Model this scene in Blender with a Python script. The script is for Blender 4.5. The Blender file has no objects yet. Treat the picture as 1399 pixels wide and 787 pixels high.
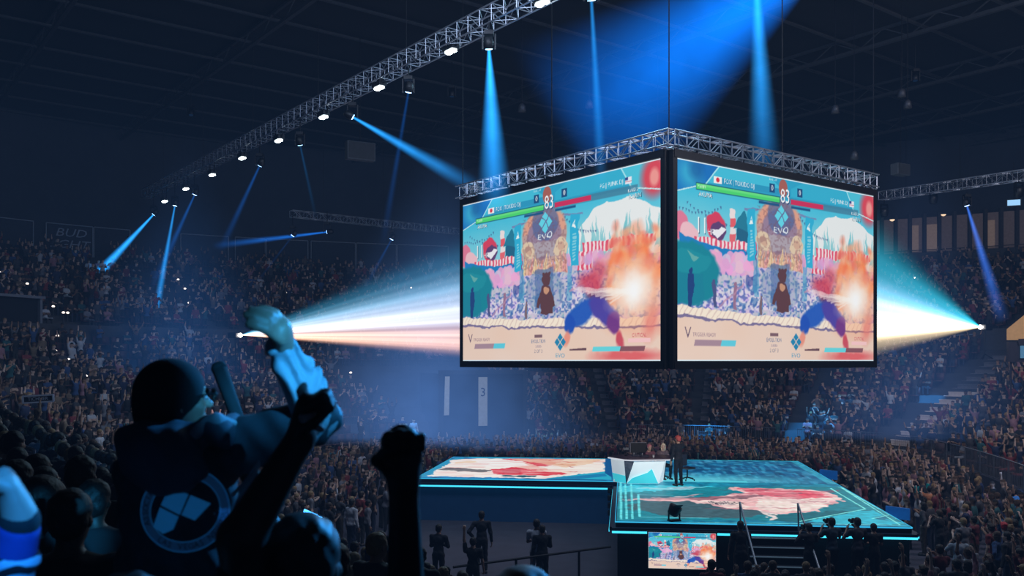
import bpy, bmesh, math, random
import numpy as np
from mathutils import Vector, Matrix
from mathutils.bvhtree import BVHTree
rnd = random.Random(7); HAZE = .00038
C = bpy.context.scene.collection
F = 1251.0; CX = 700.0; HY = 493.0; EYE = 6.2          # focal length in pixels, horizon row, eye height
def P(px, py, Y): return Vector(((px-CX)*Y/F, Y, EYE-(py-HY)*Y/F))
def PZ(px, py, z):
    Y = (EYE-z)*F/(py-HY); return Vector(((px-CX)*Y/F, Y, z))
def proj(p): return (CX+F*p[0]/max(p[1], .01), HY+F*(EYE-p[2])/max(p[1], .01))
# ---------------------------------------------------------------- tagging
def tag(o, label=None, cat=None, group=None, kind=None):
    if label: o['label'] = label
    if cat: o['category'] = cat
    if group: o['group'] = group
    if kind: o['kind'] = kind
    return o
def empty(name, loc=(0, 0, 0), rz=0, label=None, cat=None, group=None):
    o = bpy.data.objects.new(name, None); C.objects.link(o)
    o.empty_display_size = .2; o.location = loc; o.rotation_euler = (0, 0, rz)
    return tag(o, label, cat, group)
def link(name, me, parent=None, mat=None):
    o = bpy.data.objects.new(name, me); C.objects.link(o)
    if mat is not None and not me.materials: me.materials.append(mat)
    if parent is not None: o.parent = parent
    return o
def kids(o): return [c for c in bpy.data.objects if c.parent == o]
def copy_tree(o, parent=None, cache={}):
    c = o.copy(); C.objects.link(c); c.parent = parent
    for ch in o.children: copy_tree(ch, c)
    return c
# ---------------------------------------------------------------- materials
def s2l(c): return tuple(((x/12.92) if x <= .04045 else ((x+.055)/1.055)**2.4) for x in c)
def rgb(r, g, b): return s2l((r/255, g/255, b/255))
_m = {}
def mat(name, col, rough=.7, metal=0, var=.25, scale=6, bump=0, emis=None, es=0):
    if name in _m: return _m[name]
    m = bpy.data.materials.new(name); m.use_nodes = True; nt = m.node_tree; b = nt.nodes['Principled BSDF']
    b.inputs['Roughness'].default_value = rough; b.inputs['Metallic'].default_value = metal
    tc = nt.nodes.new('ShaderNodeTexCoord'); n = nt.nodes.new('ShaderNodeTexNoise'); n.inputs['Scale'].default_value = scale; n.inputs['Detail'].default_value = 3
    nt.links.new(tc.outputs['Object'], n.inputs['Vector'])
    mx = nt.nodes.new('ShaderNodeMix'); mx.data_type = 'RGBA'
    mx.inputs[6].default_value = (*[c*(1-var) for c in col], 1); mx.inputs[7].default_value = (*[min(1, c*(1+var)) for c in col], 1)
    nt.links.new(n.outputs['Fac'], mx.inputs[0]); nt.links.new(mx.outputs[2], b.inputs['Base Color'])
    if bump:
        bp = nt.nodes.new('ShaderNodeBump'); bp.inputs['Strength'].default_value = bump
        nt.links.new(n.outputs['Fac'], bp.inputs['Height']); nt.links.new(bp.outputs[0], b.inputs['Normal'])
    if emis is not None:
        b.inputs['Emission Color'].default_value = (*emis, 1); b.inputs['Emission Strength'].default_value = es
    _m[name] = m; return m
def emit(name, col, s, sampling='AUTO'):
    if name in _m: return _m[name]
    m = bpy.data.materials.new(name); m.use_nodes = True; nt = m.node_tree; nt.nodes.clear()
    e = nt.nodes.new('ShaderNodeEmission'); o = nt.nodes.new('ShaderNodeOutputMaterial')
    e.inputs[0].default_value = (*col, 1); e.inputs[1].default_value = s; nt.links.new(e.outputs[0], o.inputs[0])
    m.cycles.emission_sampling = sampling; _m[name] = m; return m
def attr_emit(name, s, gloss=0):
    m = bpy.data.materials.new(name); m.use_nodes = True; nt = m.node_tree; b = nt.nodes['Principled BSDF']
    a = nt.nodes.new('ShaderNodeAttribute'); a.attribute_name = 'Col'
    b.inputs['Base Color'].default_value = (.01, .01, .012, 1); b.inputs['Roughness'].default_value = .45
    b.inputs['Specular IOR Level'].default_value = gloss
    nt.links.new(a.outputs['Color'], b.inputs['Emission Color']); b.inputs['Emission Strength'].default_value = s
    m.cycles.emission_sampling = 'NONE'; return m
def attr_diff(name, mul=1.0):
    m = bpy.data.materials.new(name); m.use_nodes = True; nt = m.node_tree; b = nt.nodes['Principled BSDF']
    a = nt.nodes.new('ShaderNodeAttribute'); a.attribute_name = 'Col'; b.inputs['Roughness'].default_value = .85
    nt.links.new(a.outputs['Color'], b.inputs['Base Color']); return m
def objcol(name, rough=.85, scale=9, var=.35, bump=.3):        # colour comes from the object's own colour
    m = bpy.data.materials.new(name); m.use_nodes = True; nt = m.node_tree; b = nt.nodes['Principled BSDF']
    oi = nt.nodes.new('ShaderNodeObjectInfo'); tc = nt.nodes.new('ShaderNodeTexCoord'); n = nt.nodes.new('ShaderNodeTexNoise')
    n.inputs['Scale'].default_value = scale; nt.links.new(tc.outputs['Object'], n.inputs['Vector'])
    mr = nt.nodes.new('ShaderNodeMapRange'); mr.inputs[3].default_value = 1-var; mr.inputs[4].default_value = 1+var
    nt.links.new(n.outputs['Fac'], mr.inputs[0])
    v = nt.nodes.new('ShaderNodeVectorMath'); v.operation = 'SCALE'
    nt.links.new(oi.outputs['Color'], v.inputs[0]); nt.links.new(mr.outputs[0], v.inputs['Scale']); nt.links.new(v.outputs[0], b.inputs['Base Color'])
    b.inputs['Roughness'].default_value = rough
    if bump:
        bp = nt.nodes.new('ShaderNodeBump'); bp.inputs['Strength'].default_value = bump; bp.inputs['Distance'].default_value = .02
        nt.links.new(n.outputs['Fac'], bp.inputs['Height']); nt.links.new(bp.outputs[0], b.inputs['Normal'])
    return m
# ---------------------------------------------------------------- mesh builder
class MB:
    def __init__(s): s.v = []; s.f = []
    def quad(s, *p):
        n = len(s.v); s.v += [tuple(q) for q in p]; s.f.append(tuple(range(n, n+len(p)))); return s
    def box(s, c, d, R=None):
        n = len(s.v)
        for x in (-.5, .5):
            for y in (-.5, .5):
                for z in (-.5, .5):
                    q = Vector((x*d[0], y*d[1], z*d[2]))
                    if R is not None: q = R @ q
                    s.v.append(tuple(q+Vector(c)))
        for f in ((0, 1, 3, 2), (4, 6, 7, 5), (0, 4, 5, 1), (2, 3, 7, 6), (0, 2, 6, 4), (1, 5, 7, 3)): s.f.append(tuple(n+i for i in f))
        return s
    def bar(s, a, b, r, r2=None, seg=6, cap=True):
        a = Vector(a); b = Vector(b); d = b-a
        if d.length < 1e-6: return s
        r2 = r if r2 is None else r2; d.normalize()
        u = d.orthogonal().normalized(); w = d.cross(u); n = len(s.v)
        for p, rr in ((a, r), (b, r2)):
            for i in range(seg):
                t = 2*math.pi*i/seg; s.v.append(tuple(p+u*math.cos(t)*rr+w*math.sin(t)*rr))
        for i in range(seg): j = (i+1) % seg; s.f.append((n+i, n+j, n+seg+j, n+seg+i))
        if cap: s.f.append(tuple(n+i for i in range(seg))[::-1]); s.f.append(tuple(n+seg+i for i in range(seg)))
        return s
    def lathe(s, c, prof, seg=20, axis='Z', R=None):
        n = len(s.v); c = Vector(c)
        for r, z in prof:
            for i in range(seg):
                t = 2*math.pi*i/seg; q = Vector((r*math.cos(t), r*math.sin(t), z))
                if R is not None: q = R @ q
                s.v.append(tuple(c+q))
        for k in range(len(prof)-1):
            for i in range(seg):
                j = (i+1) % seg; s.f.append((n+k*seg+i, n+k*seg+j, n+(k+1)*seg+j, n+(k+1)*seg+i))
        s.f.append(tuple(n+i for i in range(seg))[::-1]); m = n+(len(prof)-1)*seg; s.f.append(tuple(m+i for i in range(seg)))
        return s
    def prism(s, pts, z0, z1):
        n = len(s.v); k = len(pts)
        s.v += [(x, y, z0) for x, y in pts]+[(x, y, z1) for x, y in pts]
        s.f.append(tuple(range(n, n+k))[::-1]); s.f.append(tuple(range(n+k, n+2*k)))
        for i in range(k): j = (i+1) % k; s.f.append((n+i, n+j, n+k+j, n+k+i))
        return s
    def build(s, name, m, parent=None, smooth=False, bevel=0):
        me = bpy.data.meshes.new(name); me.from_pydata(s.v, [], s.f); me.update()
        if smooth: me.polygons.foreach_set('use_smooth', [True]*len(me.polygons))
        o = link(name, me, parent, m)
        if bevel:
            b = o.modifiers.new('bevel', 'BEVEL'); b.width = bevel; b.segments = 2; b.limit_method = 'ANGLE'
        return o
def np_mesh(name, V, Fq, col=None, smooth=False):
    me = bpy.data.meshes.new(name); V = np.asarray(V, np.float32); Fq = np.asarray(Fq, np.int32); k = Fq.shape[1]
    me.vertices.add(len(V)); me.vertices.foreach_set('co', V.ravel())
    me.loops.add(Fq.size); me.loops.foreach_set('vertex_index', Fq.ravel())
    me.polygons.add(len(Fq)); me.polygons.foreach_set('loop_start', np.arange(0, Fq.size, k, dtype=np.int32))
    if smooth: me.polygons.foreach_set('use_smooth', np.ones(len(Fq), bool))
    me.update(calc_edges=True)
    if col is not None:
        a = me.color_attributes.new('Col', 'FLOAT_COLOR', 'POINT')
        c = np.ones((len(V), 4), np.float32); c[:, :3] = col; a.data.foreach_set('color', c.ravel())
    return me
# ---------------------------------------------------------------- signed-distance bodies
def cap(a, b, ra, rb, k=.02): return ('c', np.array(a, float), np.array(b, float), ra, rb, k)
def ell(c, r, k=.02, R=None, sub=False): return ('s' if sub else 'e', np.array(c, float), np.array(r, float), None if R is None else np.array(R, float), k)
def sdf_mesh(prims, h, warp=None, pad=None):
    pad = pad or 3*h
    lo = np.full(3, 1e9); hi = -lo
    def bb(p):
        if p[0] == 'c':
            r = max(p[3], p[4]); return np.minimum(p[1], p[2])-r, np.maximum(p[1], p[2])+r
        r = p[2].max(); return p[1]-r, p[1]+r
    for p in prims:
        if p[0] != 's': a, b = bb(p); lo = np.minimum(lo, a); hi = np.maximum(hi, b)
    lo -= pad; hi += pad; n = np.ceil((hi-lo)/h).astype(int)+1
    f = np.full(n, 1.0, np.float32)
    for p in prims:
        a, b = bb(p); k = p[-1]; mg = max(3*h, 2.2*k)
        i0 = np.clip(((a-mg-lo)/h).astype(int), 0, n-1); i1 = np.clip(((b+mg-lo)/h).astype(int)+2, 1, n)
        X, Y, Z = np.meshgrid(*[lo[d]+h*np.arange(i0[d], i1[d]) for d in range(3)], indexing='ij')
        Q = np.stack([X, Y, Z], -1)
        if p[0] == 'c':
            ab = p[2]-p[1]; L = max(ab@ab, 1e-9); t = np.clip(((Q-p[1])@ab)/L, 0, 1)
            d = np.linalg.norm(Q-p[1]-t[..., None]*ab, axis=-1)-(p[3]+(p[4]-p[3])*t)
        else:
            q = Q-p[1]
            if p[3] is not None: q = q@p[3]
            k0 = np.linalg.norm(q/p[2], axis=-1); k1 = np.linalg.norm(q/(p[2]**2), axis=-1)
            d = k0*(k0-1)/np.maximum(k1, 1e-6)
        sl = tuple(slice(i0[d_], i1[d_]) for d_ in range(3)); g = f[sl]
        if p[0] == 's':
            hh = np.clip(.5-.5*(g+d)/k, 0, 1); f[sl] = g+(-d-g)*hh+k*hh*(1-hh)
        else:
            hh = np.clip(.5+.5*(g-d)/k, 0, 1); f[sl] = g+(d-g)*hh-k*hh*(1-hh)
    if warp is not None:
        X, Y, Z = np.meshgrid(*[lo[d]+h*np.arange(n[d]) for d in range(3)], indexing='ij'); f = f+warp(X, Y, Z).astype(np.float32)
    ins = f < 0; nx, ny, nz = n
    acc = np.zeros((nx-1, ny-1, nz-1, 3), np.float32); cnt = np.zeros((nx-1, ny-1, nz-1), np.float32)
    def corner(dx, dy, dz): return f[dx:nx-1+dx, dy:ny-1+dy, dz:nz-1+dz]
    for ax in range(3):
        for u in (0, 1):
            for v in (0, 1):
                o0 = [0, 0, 0]; oth = [d for d in range(3) if d != ax]; o0[oth[0]] = u; o0[oth[1]] = v
                o1 = list(o0); o1[ax] = 1
                A = corner(*o0); B = corner(*o1); m = (A < 0) != (B < 0)
                t = np.where(m, A/np.where(m, A-B, 1), 0)
                pos = np.zeros(A.shape+(3,), np.float32)
                for d in range(3): pos[..., d] = o0[d]
                pos[..., ax] = t; acc += pos*m[..., None]; cnt += m
    act = cnt > 0; idx = np.full(act.shape, -1, np.int64); idx[act] = np.arange(act.sum())
    cells = np.argwhere(act); V = lo+h*(cells+acc[act]/cnt[act][:, None])
    Q = []
    for ax in range(3):
        b, c = [(1, 2), (2, 0), (0, 1)][ax]
        sl0 = [slice(None)]*3; sl1 = [slice(None)]*3; sl0[ax] = slice(0, n[ax]-1); sl1[ax] = slice(1, n[ax])
        A = ins[tuple(sl0)]; B = ins[tuple(sl1)]; E = np.argwhere(A != B)
        E = E[(E[:, b] > 0) & (E[:, c] > 0) & (E[:, b] < n[b]-1) & (E[:, c] < n[c]-1)]
        fl = A[tuple(E.T)]
        def cell(db, dc): G = E.copy(); G[:, b] += db; G[:, c] += dc; return idx[tuple(G.T)]
        q = np.stack([cell(-1, -1), cell(0, -1), cell(0, 0), cell(-1, 0)], 1)
        q[~fl] = q[~fl][:, ::-1]; Q.append(q)
    return V, np.concatenate(Q)
# ---------------------------------------------------------------- text outline -> mesh
def text_mesh(s, size=1, ax='CENTER', ay='CENTER', extrude=0):
    cu = bpy.data.curves.new('t', 'FONT'); cu.body = s; cu.size = size; cu.align_x = ax; cu.align_y = ay; cu.extrude = extrude; cu.resolution_u = 2
    o = bpy.data.objects.new('t', cu); C.objects.link(o)
    dg = bpy.context.evaluated_depsgraph_get(); dg.update()
    me = bpy.data.meshes.new_from_object(o.evaluated_get(dg)); bpy.data.objects.remove(o); bpy.data.curves.remove(cu); return me
# ---------------------------------------------------------------- painter: pictures shown by the LED panels, kept as vertex colours
def vnoise(h, w, fy, fx, seed):
    r = np.random.RandomState(seed); g = r.rand(fy+3, fx+3)
    y = np.linspace(0, fy, h); x = np.linspace(0, fx, w); yi = y.astype(int); xi = x.astype(int)
    ty = y-yi; tx = x-xi; ty = ty*ty*(3-2*ty); tx = tx*tx*(3-2*tx)
    a = g[yi][:, xi]; b = g[yi][:, xi+1]; c = g[yi+1][:, xi]; d = g[yi+1][:, xi+1]
    return (a*(1-tx)+b*tx)*(1-ty[:, None])+(c*(1-tx)+d*tx)*ty[:, None]
class Canvas:
    def __init__(s, W, H, bg=(0, 0, 0), asp=None):
        s.W = W; s.H = H; s.a = np.empty((H, W, 3)); s.a[:] = np.array(bg)/255.
        s.U, s.V = np.meshgrid((np.arange(W)+.5)/W, (np.arange(H)+.5)/H); s.asp = asp or W/H
    def blend(s, m, col, alpha=1):
        col = np.array(col)/255. if not isinstance(col, np.ndarray) else col
        m = (np.clip(m, 0, 1)*alpha)[..., None]; s.a = s.a*(1-m)+col*m
    def poly(s, pts, col, alpha=1):
        us = [p[0] for p in pts]; vs = [p[1] for p in pts]
        x0 = max(0, int(min(us)*s.W)-1); x1 = min(s.W, int(max(us)*s.W)+2); y0 = max(0, int(min(vs)*s.H)-1); y1 = min(s.H, int(max(vs)*s.H)+2)
        if x1 <= x0 or y1 <= y0: return
        U = s.U[y0:y1, x0:x1]; V = s.V[y0:y1, x0:x1]; ins = np.zeros(U.shape, bool); n = len(pts)
        for i in range(n):
            (ax, ay), (bx, by) = pts[i], pts[(i+1) % n]
            if ay == by: continue
            ins ^= ((ay > V) != (by > V)) & (U < (bx-ax)*(V-ay)/(by-ay)+ax)
        c = np.array(col)/255.; r = s.a[y0:y1, x0:x1]; r[ins] = r[ins]*(1-alpha)+c*alpha
    def rect(s, u0, v0, u1, v1, col, alpha=1): s.poly([(u0, v0), (u1, v0), (u1, v1), (u0, v1)], col, alpha)
    def line(s, a, b, w, col, alpha=1):
        dx = (b[0]-a[0])*s.asp; dy = b[1]-a[1]; L = math.hypot(dx, dy) or 1; nx = -dy/L*w/2/s.asp; ny = dx/L*w/2
        s.poly([(a[0]+nx, a[1]+ny), (b[0]+nx, b[1]+ny), (b[0]-nx, b[1]-ny), (a[0]-nx, a[1]-ny)], col, alpha)
    def ell(s, c, r, col, alpha=1, soft=.05, rot=0):
        x = (s.U-c[0])*s.asp; y = s.V-c[1]; cr, sr = math.cos(rot), math.sin(rot); X = x*cr+y*sr; Y = -x*sr+y*cr
        d = np.sqrt((X/(r[0]*s.asp))**2+(Y/r[1])**2); s.blend((1+soft-d)/(2*soft+1e-6), col, alpha)
    def text(s, t, u, v, hgt, col, alpha=1, ax='CENTER', squeeze=1):
        me = text_mesh(t, 1, ax); me.calc_loop_triangles(); vs = me.vertices
        for tr in me.loop_triangles:
            s.poly([(u+vs[i].co.x*hgt*1.35/s.asp*squeeze, v-vs[i].co.y*hgt*1.35) for i in tr.vertices], col, alpha)
        bpy.data.meshes.remove(me)
    def warp(s, amp, fr, seed):
        H, W = s.H, s.W; dy = (vnoise(H, W, fr*3, fr*5, seed)-.5)*2*amp+(vnoise(H, W, fr*9, fr*14, seed+1)-.5)*amp; dx = (vnoise(H, W, fr*3, fr*5, seed+2)-.5)*2*amp+(vnoise(H, W, fr*9, fr*14, seed+3)-.5)*amp
        Y, X = np.mgrid[0:H, 0:W]; s.a = s.a[np.clip(Y+dy, 0, H-1).astype(int), np.clip(X+dx, 0, W-1).astype(int)]
    def blur(s, n):
        for _ in range(n):
            p = np.pad(s.a, ((1, 1), (1, 1), (0, 0)), 'edge'); s.a = (p[:-2, 1:-1]+p[2:, 1:-1]+p[1:-1, :-2]+p[1:-1, 2:]+2*p[1:-1, 1:-1])/6
    def mul(s, n, amt): s.a = np.clip(s.a*(1+amt*(n-.5)[..., None]*2), 0, 1)
def canvas_mesh(name, cv, fn, gw, gh):           # fn maps (u,v) arrays to xyz
    U, V = np.meshgrid(np.linspace(0, 1, gw), np.linspace(0, 1, gh)); pts = fn(U.ravel(), V.ravel())
    x = np.clip((U*cv.W-.5), 0, cv.W-1); y = np.clip((V*cv.H-.5), 0, cv.H-1)
    x0 = x.astype(int); y0 = y.astype(int); x1 = np.minimum(x0+1, cv.W-1); y1 = np.minimum(y0+1, cv.H-1)
    col = (cv.a[y0, x0]+cv.a[y0, x1]+cv.a[y1, x0]+cv.a[y1, x1])/4
    col = np.where(col <= .04045, col/12.92, ((col+.055)/1.055)**2.4).reshape(-1, 3)
    i = np.arange(gw*gh).reshape(gh, gw); Q = np.stack([i[1:, :-1], i[1:, 1:], i[:-1, 1:], i[:-1, :-1]], -1).reshape(-1, 4)
    return np_mesh(name, pts, Q, col)
# ================================================================ shared materials
M_black = mat('black_steel', (.012, .013, .016), .5, .6, .3, 8)
M_alu = mat('truss_aluminium', (.42, .45, .50), .38, .8, .15, 12)
M_housing = mat('black_housing', (.01, .011, .014), .45, .2, .3, 20)
M_conc = mat('dark_concrete', (.045, .047, .055), .9, 0, .35, 1.2, .15)
M_wall = mat('arena_wall', (.035, .038, .047), .9, 0, .3, .5)
M_ceil = mat('ceiling_deck', (.006, .007, .008), .9, 0, .5, .8)
M_seat = mat('maroon_seat', (.075, .03, .032), .6, 0, .3, 5)
M_skin = objcol('skin', .55, 14, .18, .1)
M_cloth = objcol('cloth', .85, 9, .35, .35)
M_hair = mat('dark_hair', (.012, .009, .008), .55, 0, .4, 30, .4)
M_hairc = objcol('hair_tint', .6, 30, .3, .4)
# ================================================================ arena shell
IN = [(12, -4.2), (6.8, 4), (1.0, 13.2), (-3.2, 20), (-9, 29), (-14, 38), (-13, 47), (-7, 54.5), (2, 58.3), (10, 57.8), (16.5, 55), (21, 51), (21.5, 45), (20.5, 38), (18.5, 30), (16, 22), (14, 12)]
OUT = [(-12.6, -19.4), (-17.8, -11.4), (-23.6, -2.2), (-29, 6), (-36, 17), (-44, 34), (-43.5, 52), (-31, 70), (-7, 80.7), (13, 81), (30, 76), (45, 66), (53, 54), (57, 38), (54, 22), (48, 8), (42, -4)]
def crom(L, s):
    n = len(L)-1; s = min(max(s, 0), n-1e-6); i = int(s); t = s-i
    p = [np.array(L[min(max(i+k, 0), n)], float) for k in (-1, 0, 1, 2)]
    return .5*((2*p[1])+(-p[0]+p[2])*t+(2*p[0]-5*p[1]+4*p[2]-p[3])*t*t+(-p[0]+3*p[1]-3*p[2]+p[3])*t**3)
NR = 30; SMAX = len(IN)-1
def rowz(k): return 1.0+.44*k if k < 14 else 8.1+.39*(k-14)
def bowl(s, t): a = crom(IN, s); b = crom(OUT, s); return a+(b-a)*t
VOM = (7.28, 7.82)      # the dark tunnel mouth in the far stand
AIS = [1.9, 3.6, 4.35, 5.1, 5.75, 6.35, 6.95, 7.9, 8.6, 9.3, 10.1, 11.0, 11.9, 12.8, 13.7, 14.6]
def stands():
    S = np.linspace(0, SMAX, 241); V = []; Fq = []
    prof = []
    prof.append((0, 0.0))
    for k in range(NR):
        prof.append((k/NR, rowz(k))); prof.append(((k+1)/NR, rowz(k)))
    prof.append((1, rowz(NR-1)+.01))
    for s in S:
        for t, z in prof: x, y = bowl(s, t); V.append((x, y, z))
    n = len(prof)
    for i in range(len(S)-1):
        for j in range(n-1): Fq.append((i*n+j, i*n+j+1, (i+1)*n+j+1, (i+1)*n+j))
    o = link('floor_terrace', np_mesh('floor_terrace', V, Fq), None, M_conc); tag(o, kind='structure')
    # outer wall
    m = MB()
    for i in range(len(S)-1):
        a = crom(OUT, S[i]); b = crom(OUT, S[i+1]); m.quad((a[0], a[1], 13.9), (b[0], b[1], 13.9), (b[0], b[1], 24.2), (a[0], a[1], 24.2))
    tag(m.build('wall_outer', M_wall), kind='structure')
stands()
tag(MB().box((4, 30, -.1), (130, 130, .2)).build('floor', mat('arena_floor', (.06, .06, .085), .75, 0, .3, 1.5, .1)), kind='structure')
tag(MB().box((4, 30, 24.3), (130, 130, .2)).build('ceiling', M_ceil), kind='structure')
# low wall between floor and stands (front parapet)
m = MB(); S = np.linspace(0, SMAX, 200)
for i in range(len(S)-1):
    a = bowl(S[i], -.006); b = bowl(S[i+1], -.006); c = bowl(S[i], .0); d = bowl(S[i+1], .0)
    if VOM[0] < S[i] < VOM[1]: continue
    m.quad((*a, 0), (*b, 0), (*b, 1.15), (*a, 1.15)); m.quad((*a, 1.15), (*b, 1.15), (*d, 1.15), (*c, 1.15))
tag(m.build('trim_1', mat('parapet', (.03, .035, .06), .8)), kind='structure')
# the fascia above row 13 that carries the venue sign
m = MB()
for i in range(len(S)-1):
    a = bowl(S[i], 13.98/NR); b = bowl(S[i+1], 13.98/NR)
    m.quad((*a, 6.9), (*b, 6.9), (*b, 8.3), (*a, 8.3)); c = bowl(S[i], 14.02/NR); d = bowl(S[i+1], 14.02/NR)
    m.quad((*a, 8.3), (*b, 8.3), (*d, 8.3), (*c, 8.3))
tag(m.build('trim_2', mat('fascia', (.03, .032, .04), .6)), kind='structure')
# ceiling beams: long girders and purlins
m = MB()
for i in range(12):
    o_ = -50+i*9; d = Vector((.606, -.795, 0)); c = Vector((4+.795*o_, 34+.606*o_, 23.3))
    a = c-d*70; b = c+d*60; m.bar(a, b, .13, seg=4); m.bar(a+Vector((0, 0, .8)), b+Vector((0, 0, .8)), .1, seg=4)
    for k in range(0, 130, 3): p = a+d*k; q = a+d*(k+1.5); m.bar(p, q+Vector((0, 0, .8)), .04, seg=4, cap=False); m.bar(q+Vector((0, 0, .8)), a+d*(k+3), .04, seg=4, cap=False)
tag(m.build('trim_3', mat('girder', (.05, .055, .06), .6, .3)), kind='structure')
m = MB()
for i in range(34):
    o_ = -60+i*4; d = Vector((.795, .606, 0)); c = Vector((4-.606*o_, 30+.795*o_, 23.95)); m.bar(c-d*70, c+d*70, .09, seg=4)
tag(m.build('trim_4', mat('girder', (.05, .055, .06), .6, .3)), kind='structure')
# catwalks under the roof on the right
for (a, b) in (((22, 38, 21), (44, 62, 21)), ((16, 32, 22), (36, 20, 22)), ((-30, 40, 21.5), (-6, 22, 21.5))):
    a = Vector(a); b = Vector(b); d = (b-a).normalized(); w = Vector((-d.y, d.x, 0))*.5; m = MB()
    m.quad(a-w, b-w, b+w, a+w)
    for s_ in (-1, 1):
        for zz in (.5, 1.0): m.bar(a+w*s_+Vector((0, 0, zz)), b+w*s_+Vector((0, 0, zz)), .025, seg=4)
        L = (b-a).length; k = 0
        while k < L: p = a+d*k+w*s_; m.bar(p, p+Vector((0, 0, 1)), .025, seg=4); m.bar(p+Vector((0, 0, 1)), Vector((p.x, p.y, 24)), .012, seg=4); k += 2.4
    o = m.build('catwalk', mat('girder', (.05, .055, .06), .6, .3)); tag(o, kind='structure')
def frame_between(s0, s1, z0, z1, tt, face=-.01, n=6):
    return [(bowl(s0+(s1-s0)*i/n, tt)) for i in range(n+1)]
# banners on the upper wall (left)
def wall_banner(px0, px1, label, text=None, Yz=(13.95, 16.3)):
    def hit(px):
        best = None
        for s in np.linspace(3.5, 11.5, 1600):
            p = crom(OUT, s); e = abs(CX+F*p[0]/p[1]-px) if p[1] > 5 else 1e9
            if best is None or e < best[0]: best = (e, p)
        return best[1]
    a = hit(px0); b = hit(px1); a3 = Vector((*a, Yz[0])); b3 = Vector((*b, Yz[0])); d = (b3-a3); L = d.length; ang = math.atan2(d.y, d.x)
    nrm = Vector((d.y, -d.x, 0)).normalized()*.25
    r = empty('wall_banner', a3+nrm, ang, label, 'banner'); H = Yz[1]-Yz[0]
    MB().box((L/2, 0, H/2), (L-.2, .04, H-.1)).build('panel', mat('banner_cloth', (.03, .035, .05), .8), r)
    f = MB(); t = .07
    for c, s_ in (((L/2, -.04, 0), (L, .05, t)), ((L/2, -.04, H), (L, .05, t)), ((0, -.04, H/2), (t, .05, H)), ((L, -.04, H/2), (t, .05, H))): f.box(c, s_)
    f.build('border', mat('banner_border', (.25, .28, .32), .6), r)
    if text:
        me = text_mesh(text, 1.0); o = link('lettering', me, r, mat('banner_letters', (.3, .33, .38), .6)); o.location = (L/2, -.06, H/2); o.rotation_euler = (math.pi/2, 0, 0)
        o.scale = (1.1, .85, 1); o.location.z += .12
        for v in me.vertices: v.co.x += v.co.y*.25
bn = 'pale framed upper wall banner, '
wall_banner(-60, 44, bn+'leftmost in view')
wall_banner(62, 124, bn+'reading BUD LIGHT', 'BUD\nLIGHT')
wall_banner(127, 175, bn+'right of the lettered one')
wall_banner(247, 312, bn+'behind the blue beams')
wall_banner(321, 362, bn+'above the raised hand, narrow')
wall_banner(364, 420, bn+'below the end of the small truss')
wall_banner(424, 485, bn+'under the middle of the small truss')
wall_banner(487, 541, bn+'second left of the hanging screen')
wall_banner(543, 612, bn+'just left of the hanging screen')
# suites on the right
def wall_hit(px, lo=8, hi=14.5):
    S_ = np.linspace(lo, hi, 1500); return min((abs(CX+F*crom(OUT, s)[0]/crom(OUT, s)[1]-px), s) for s in S_ if crom(OUT, s)[1] > 5)[1]
def suite():
    s0 = wall_hit(1190); s1 = wall_hit(1440); n = 12
    r = empty('suite_block', (*crom(OUT, s0), 13.9), 0, 'beige glazed suite row high above the right stands', 'suites'); base = Vector((*crom(OUT, s0), 13.9))
    w = MB(); g = MB(); pl = MB(); rail = MB()
    for i in range(n):
        a = bowl(s0+(s1-s0)*i/n, .965); b = bowl(s0+(s1-s0)*(i+1)/n, .965); a = Vector((*a, 13.9))-base; b = Vector((*b, 13.9))-base
        up = Vector((0, 0, 1))
        w.quad(a+up*1.0, b+up*1.0, b+up*3.8, a+up*3.8)
        d = (b-a); nn = Vector((d.y, -d.x, 0)).normalized()
        rail.bar(a+nn*.8+up*1.1, b+nn*.8+up*1.1, .04, seg=4); rail.quad(a+nn*.8, b+nn*.8, b+nn*.8+up*.9, a+nn*.8+up*.9)
        if i in (0, 3, 4, 8):
            x0, x1 = (.15, .6) if i != 4 else (.1, .95)
            g = MB(); g.quad(a+d*x0+nn*.06+up*1.1, a+d*x1+nn*.06+up*1.1, a+d*x1+nn*.06+up*3.2, a+d*x0+nn*.06+up*3.2); g.build('window', mat('suite_glass', (.3, .2, .14), .3, emis=(1, .62, .38), es=.10), r)
        pl.box(a+nn*.1+up*2.2, (.25, .25, 3.8))
        pl.bar(a+nn*.8, a+nn*.8+up*1.1, .03, seg=4)
    w.build('wall_panel', mat('suite_wall', (.20, .15, .14), .8, emis=(.35, .26, .25), es=.07), r)  # wall panels get a faint glow of their own to show up
    pl.build('pillars', mat('suite_pillar', (.06, .055, .06), .8), r); rail.build('balcony_rail', mat('suite_rail', (.03, .03, .035), .6), r)
suite()
for px, py in ((1219, 300), (1289, 293)):
    p = P(px, py, 68); o = MB().lathe(p, [(.05, -.12), (.16, -.06), (.18, 0)], 10).build('ceiling_downlight', emit('warm_lamp', (1, .7, .45), 1.6)); tag(o, 'small warm downlight in the suites, '+('left one' if px < 1250 else 'right one'), 'light', 'suite downlights')
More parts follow.
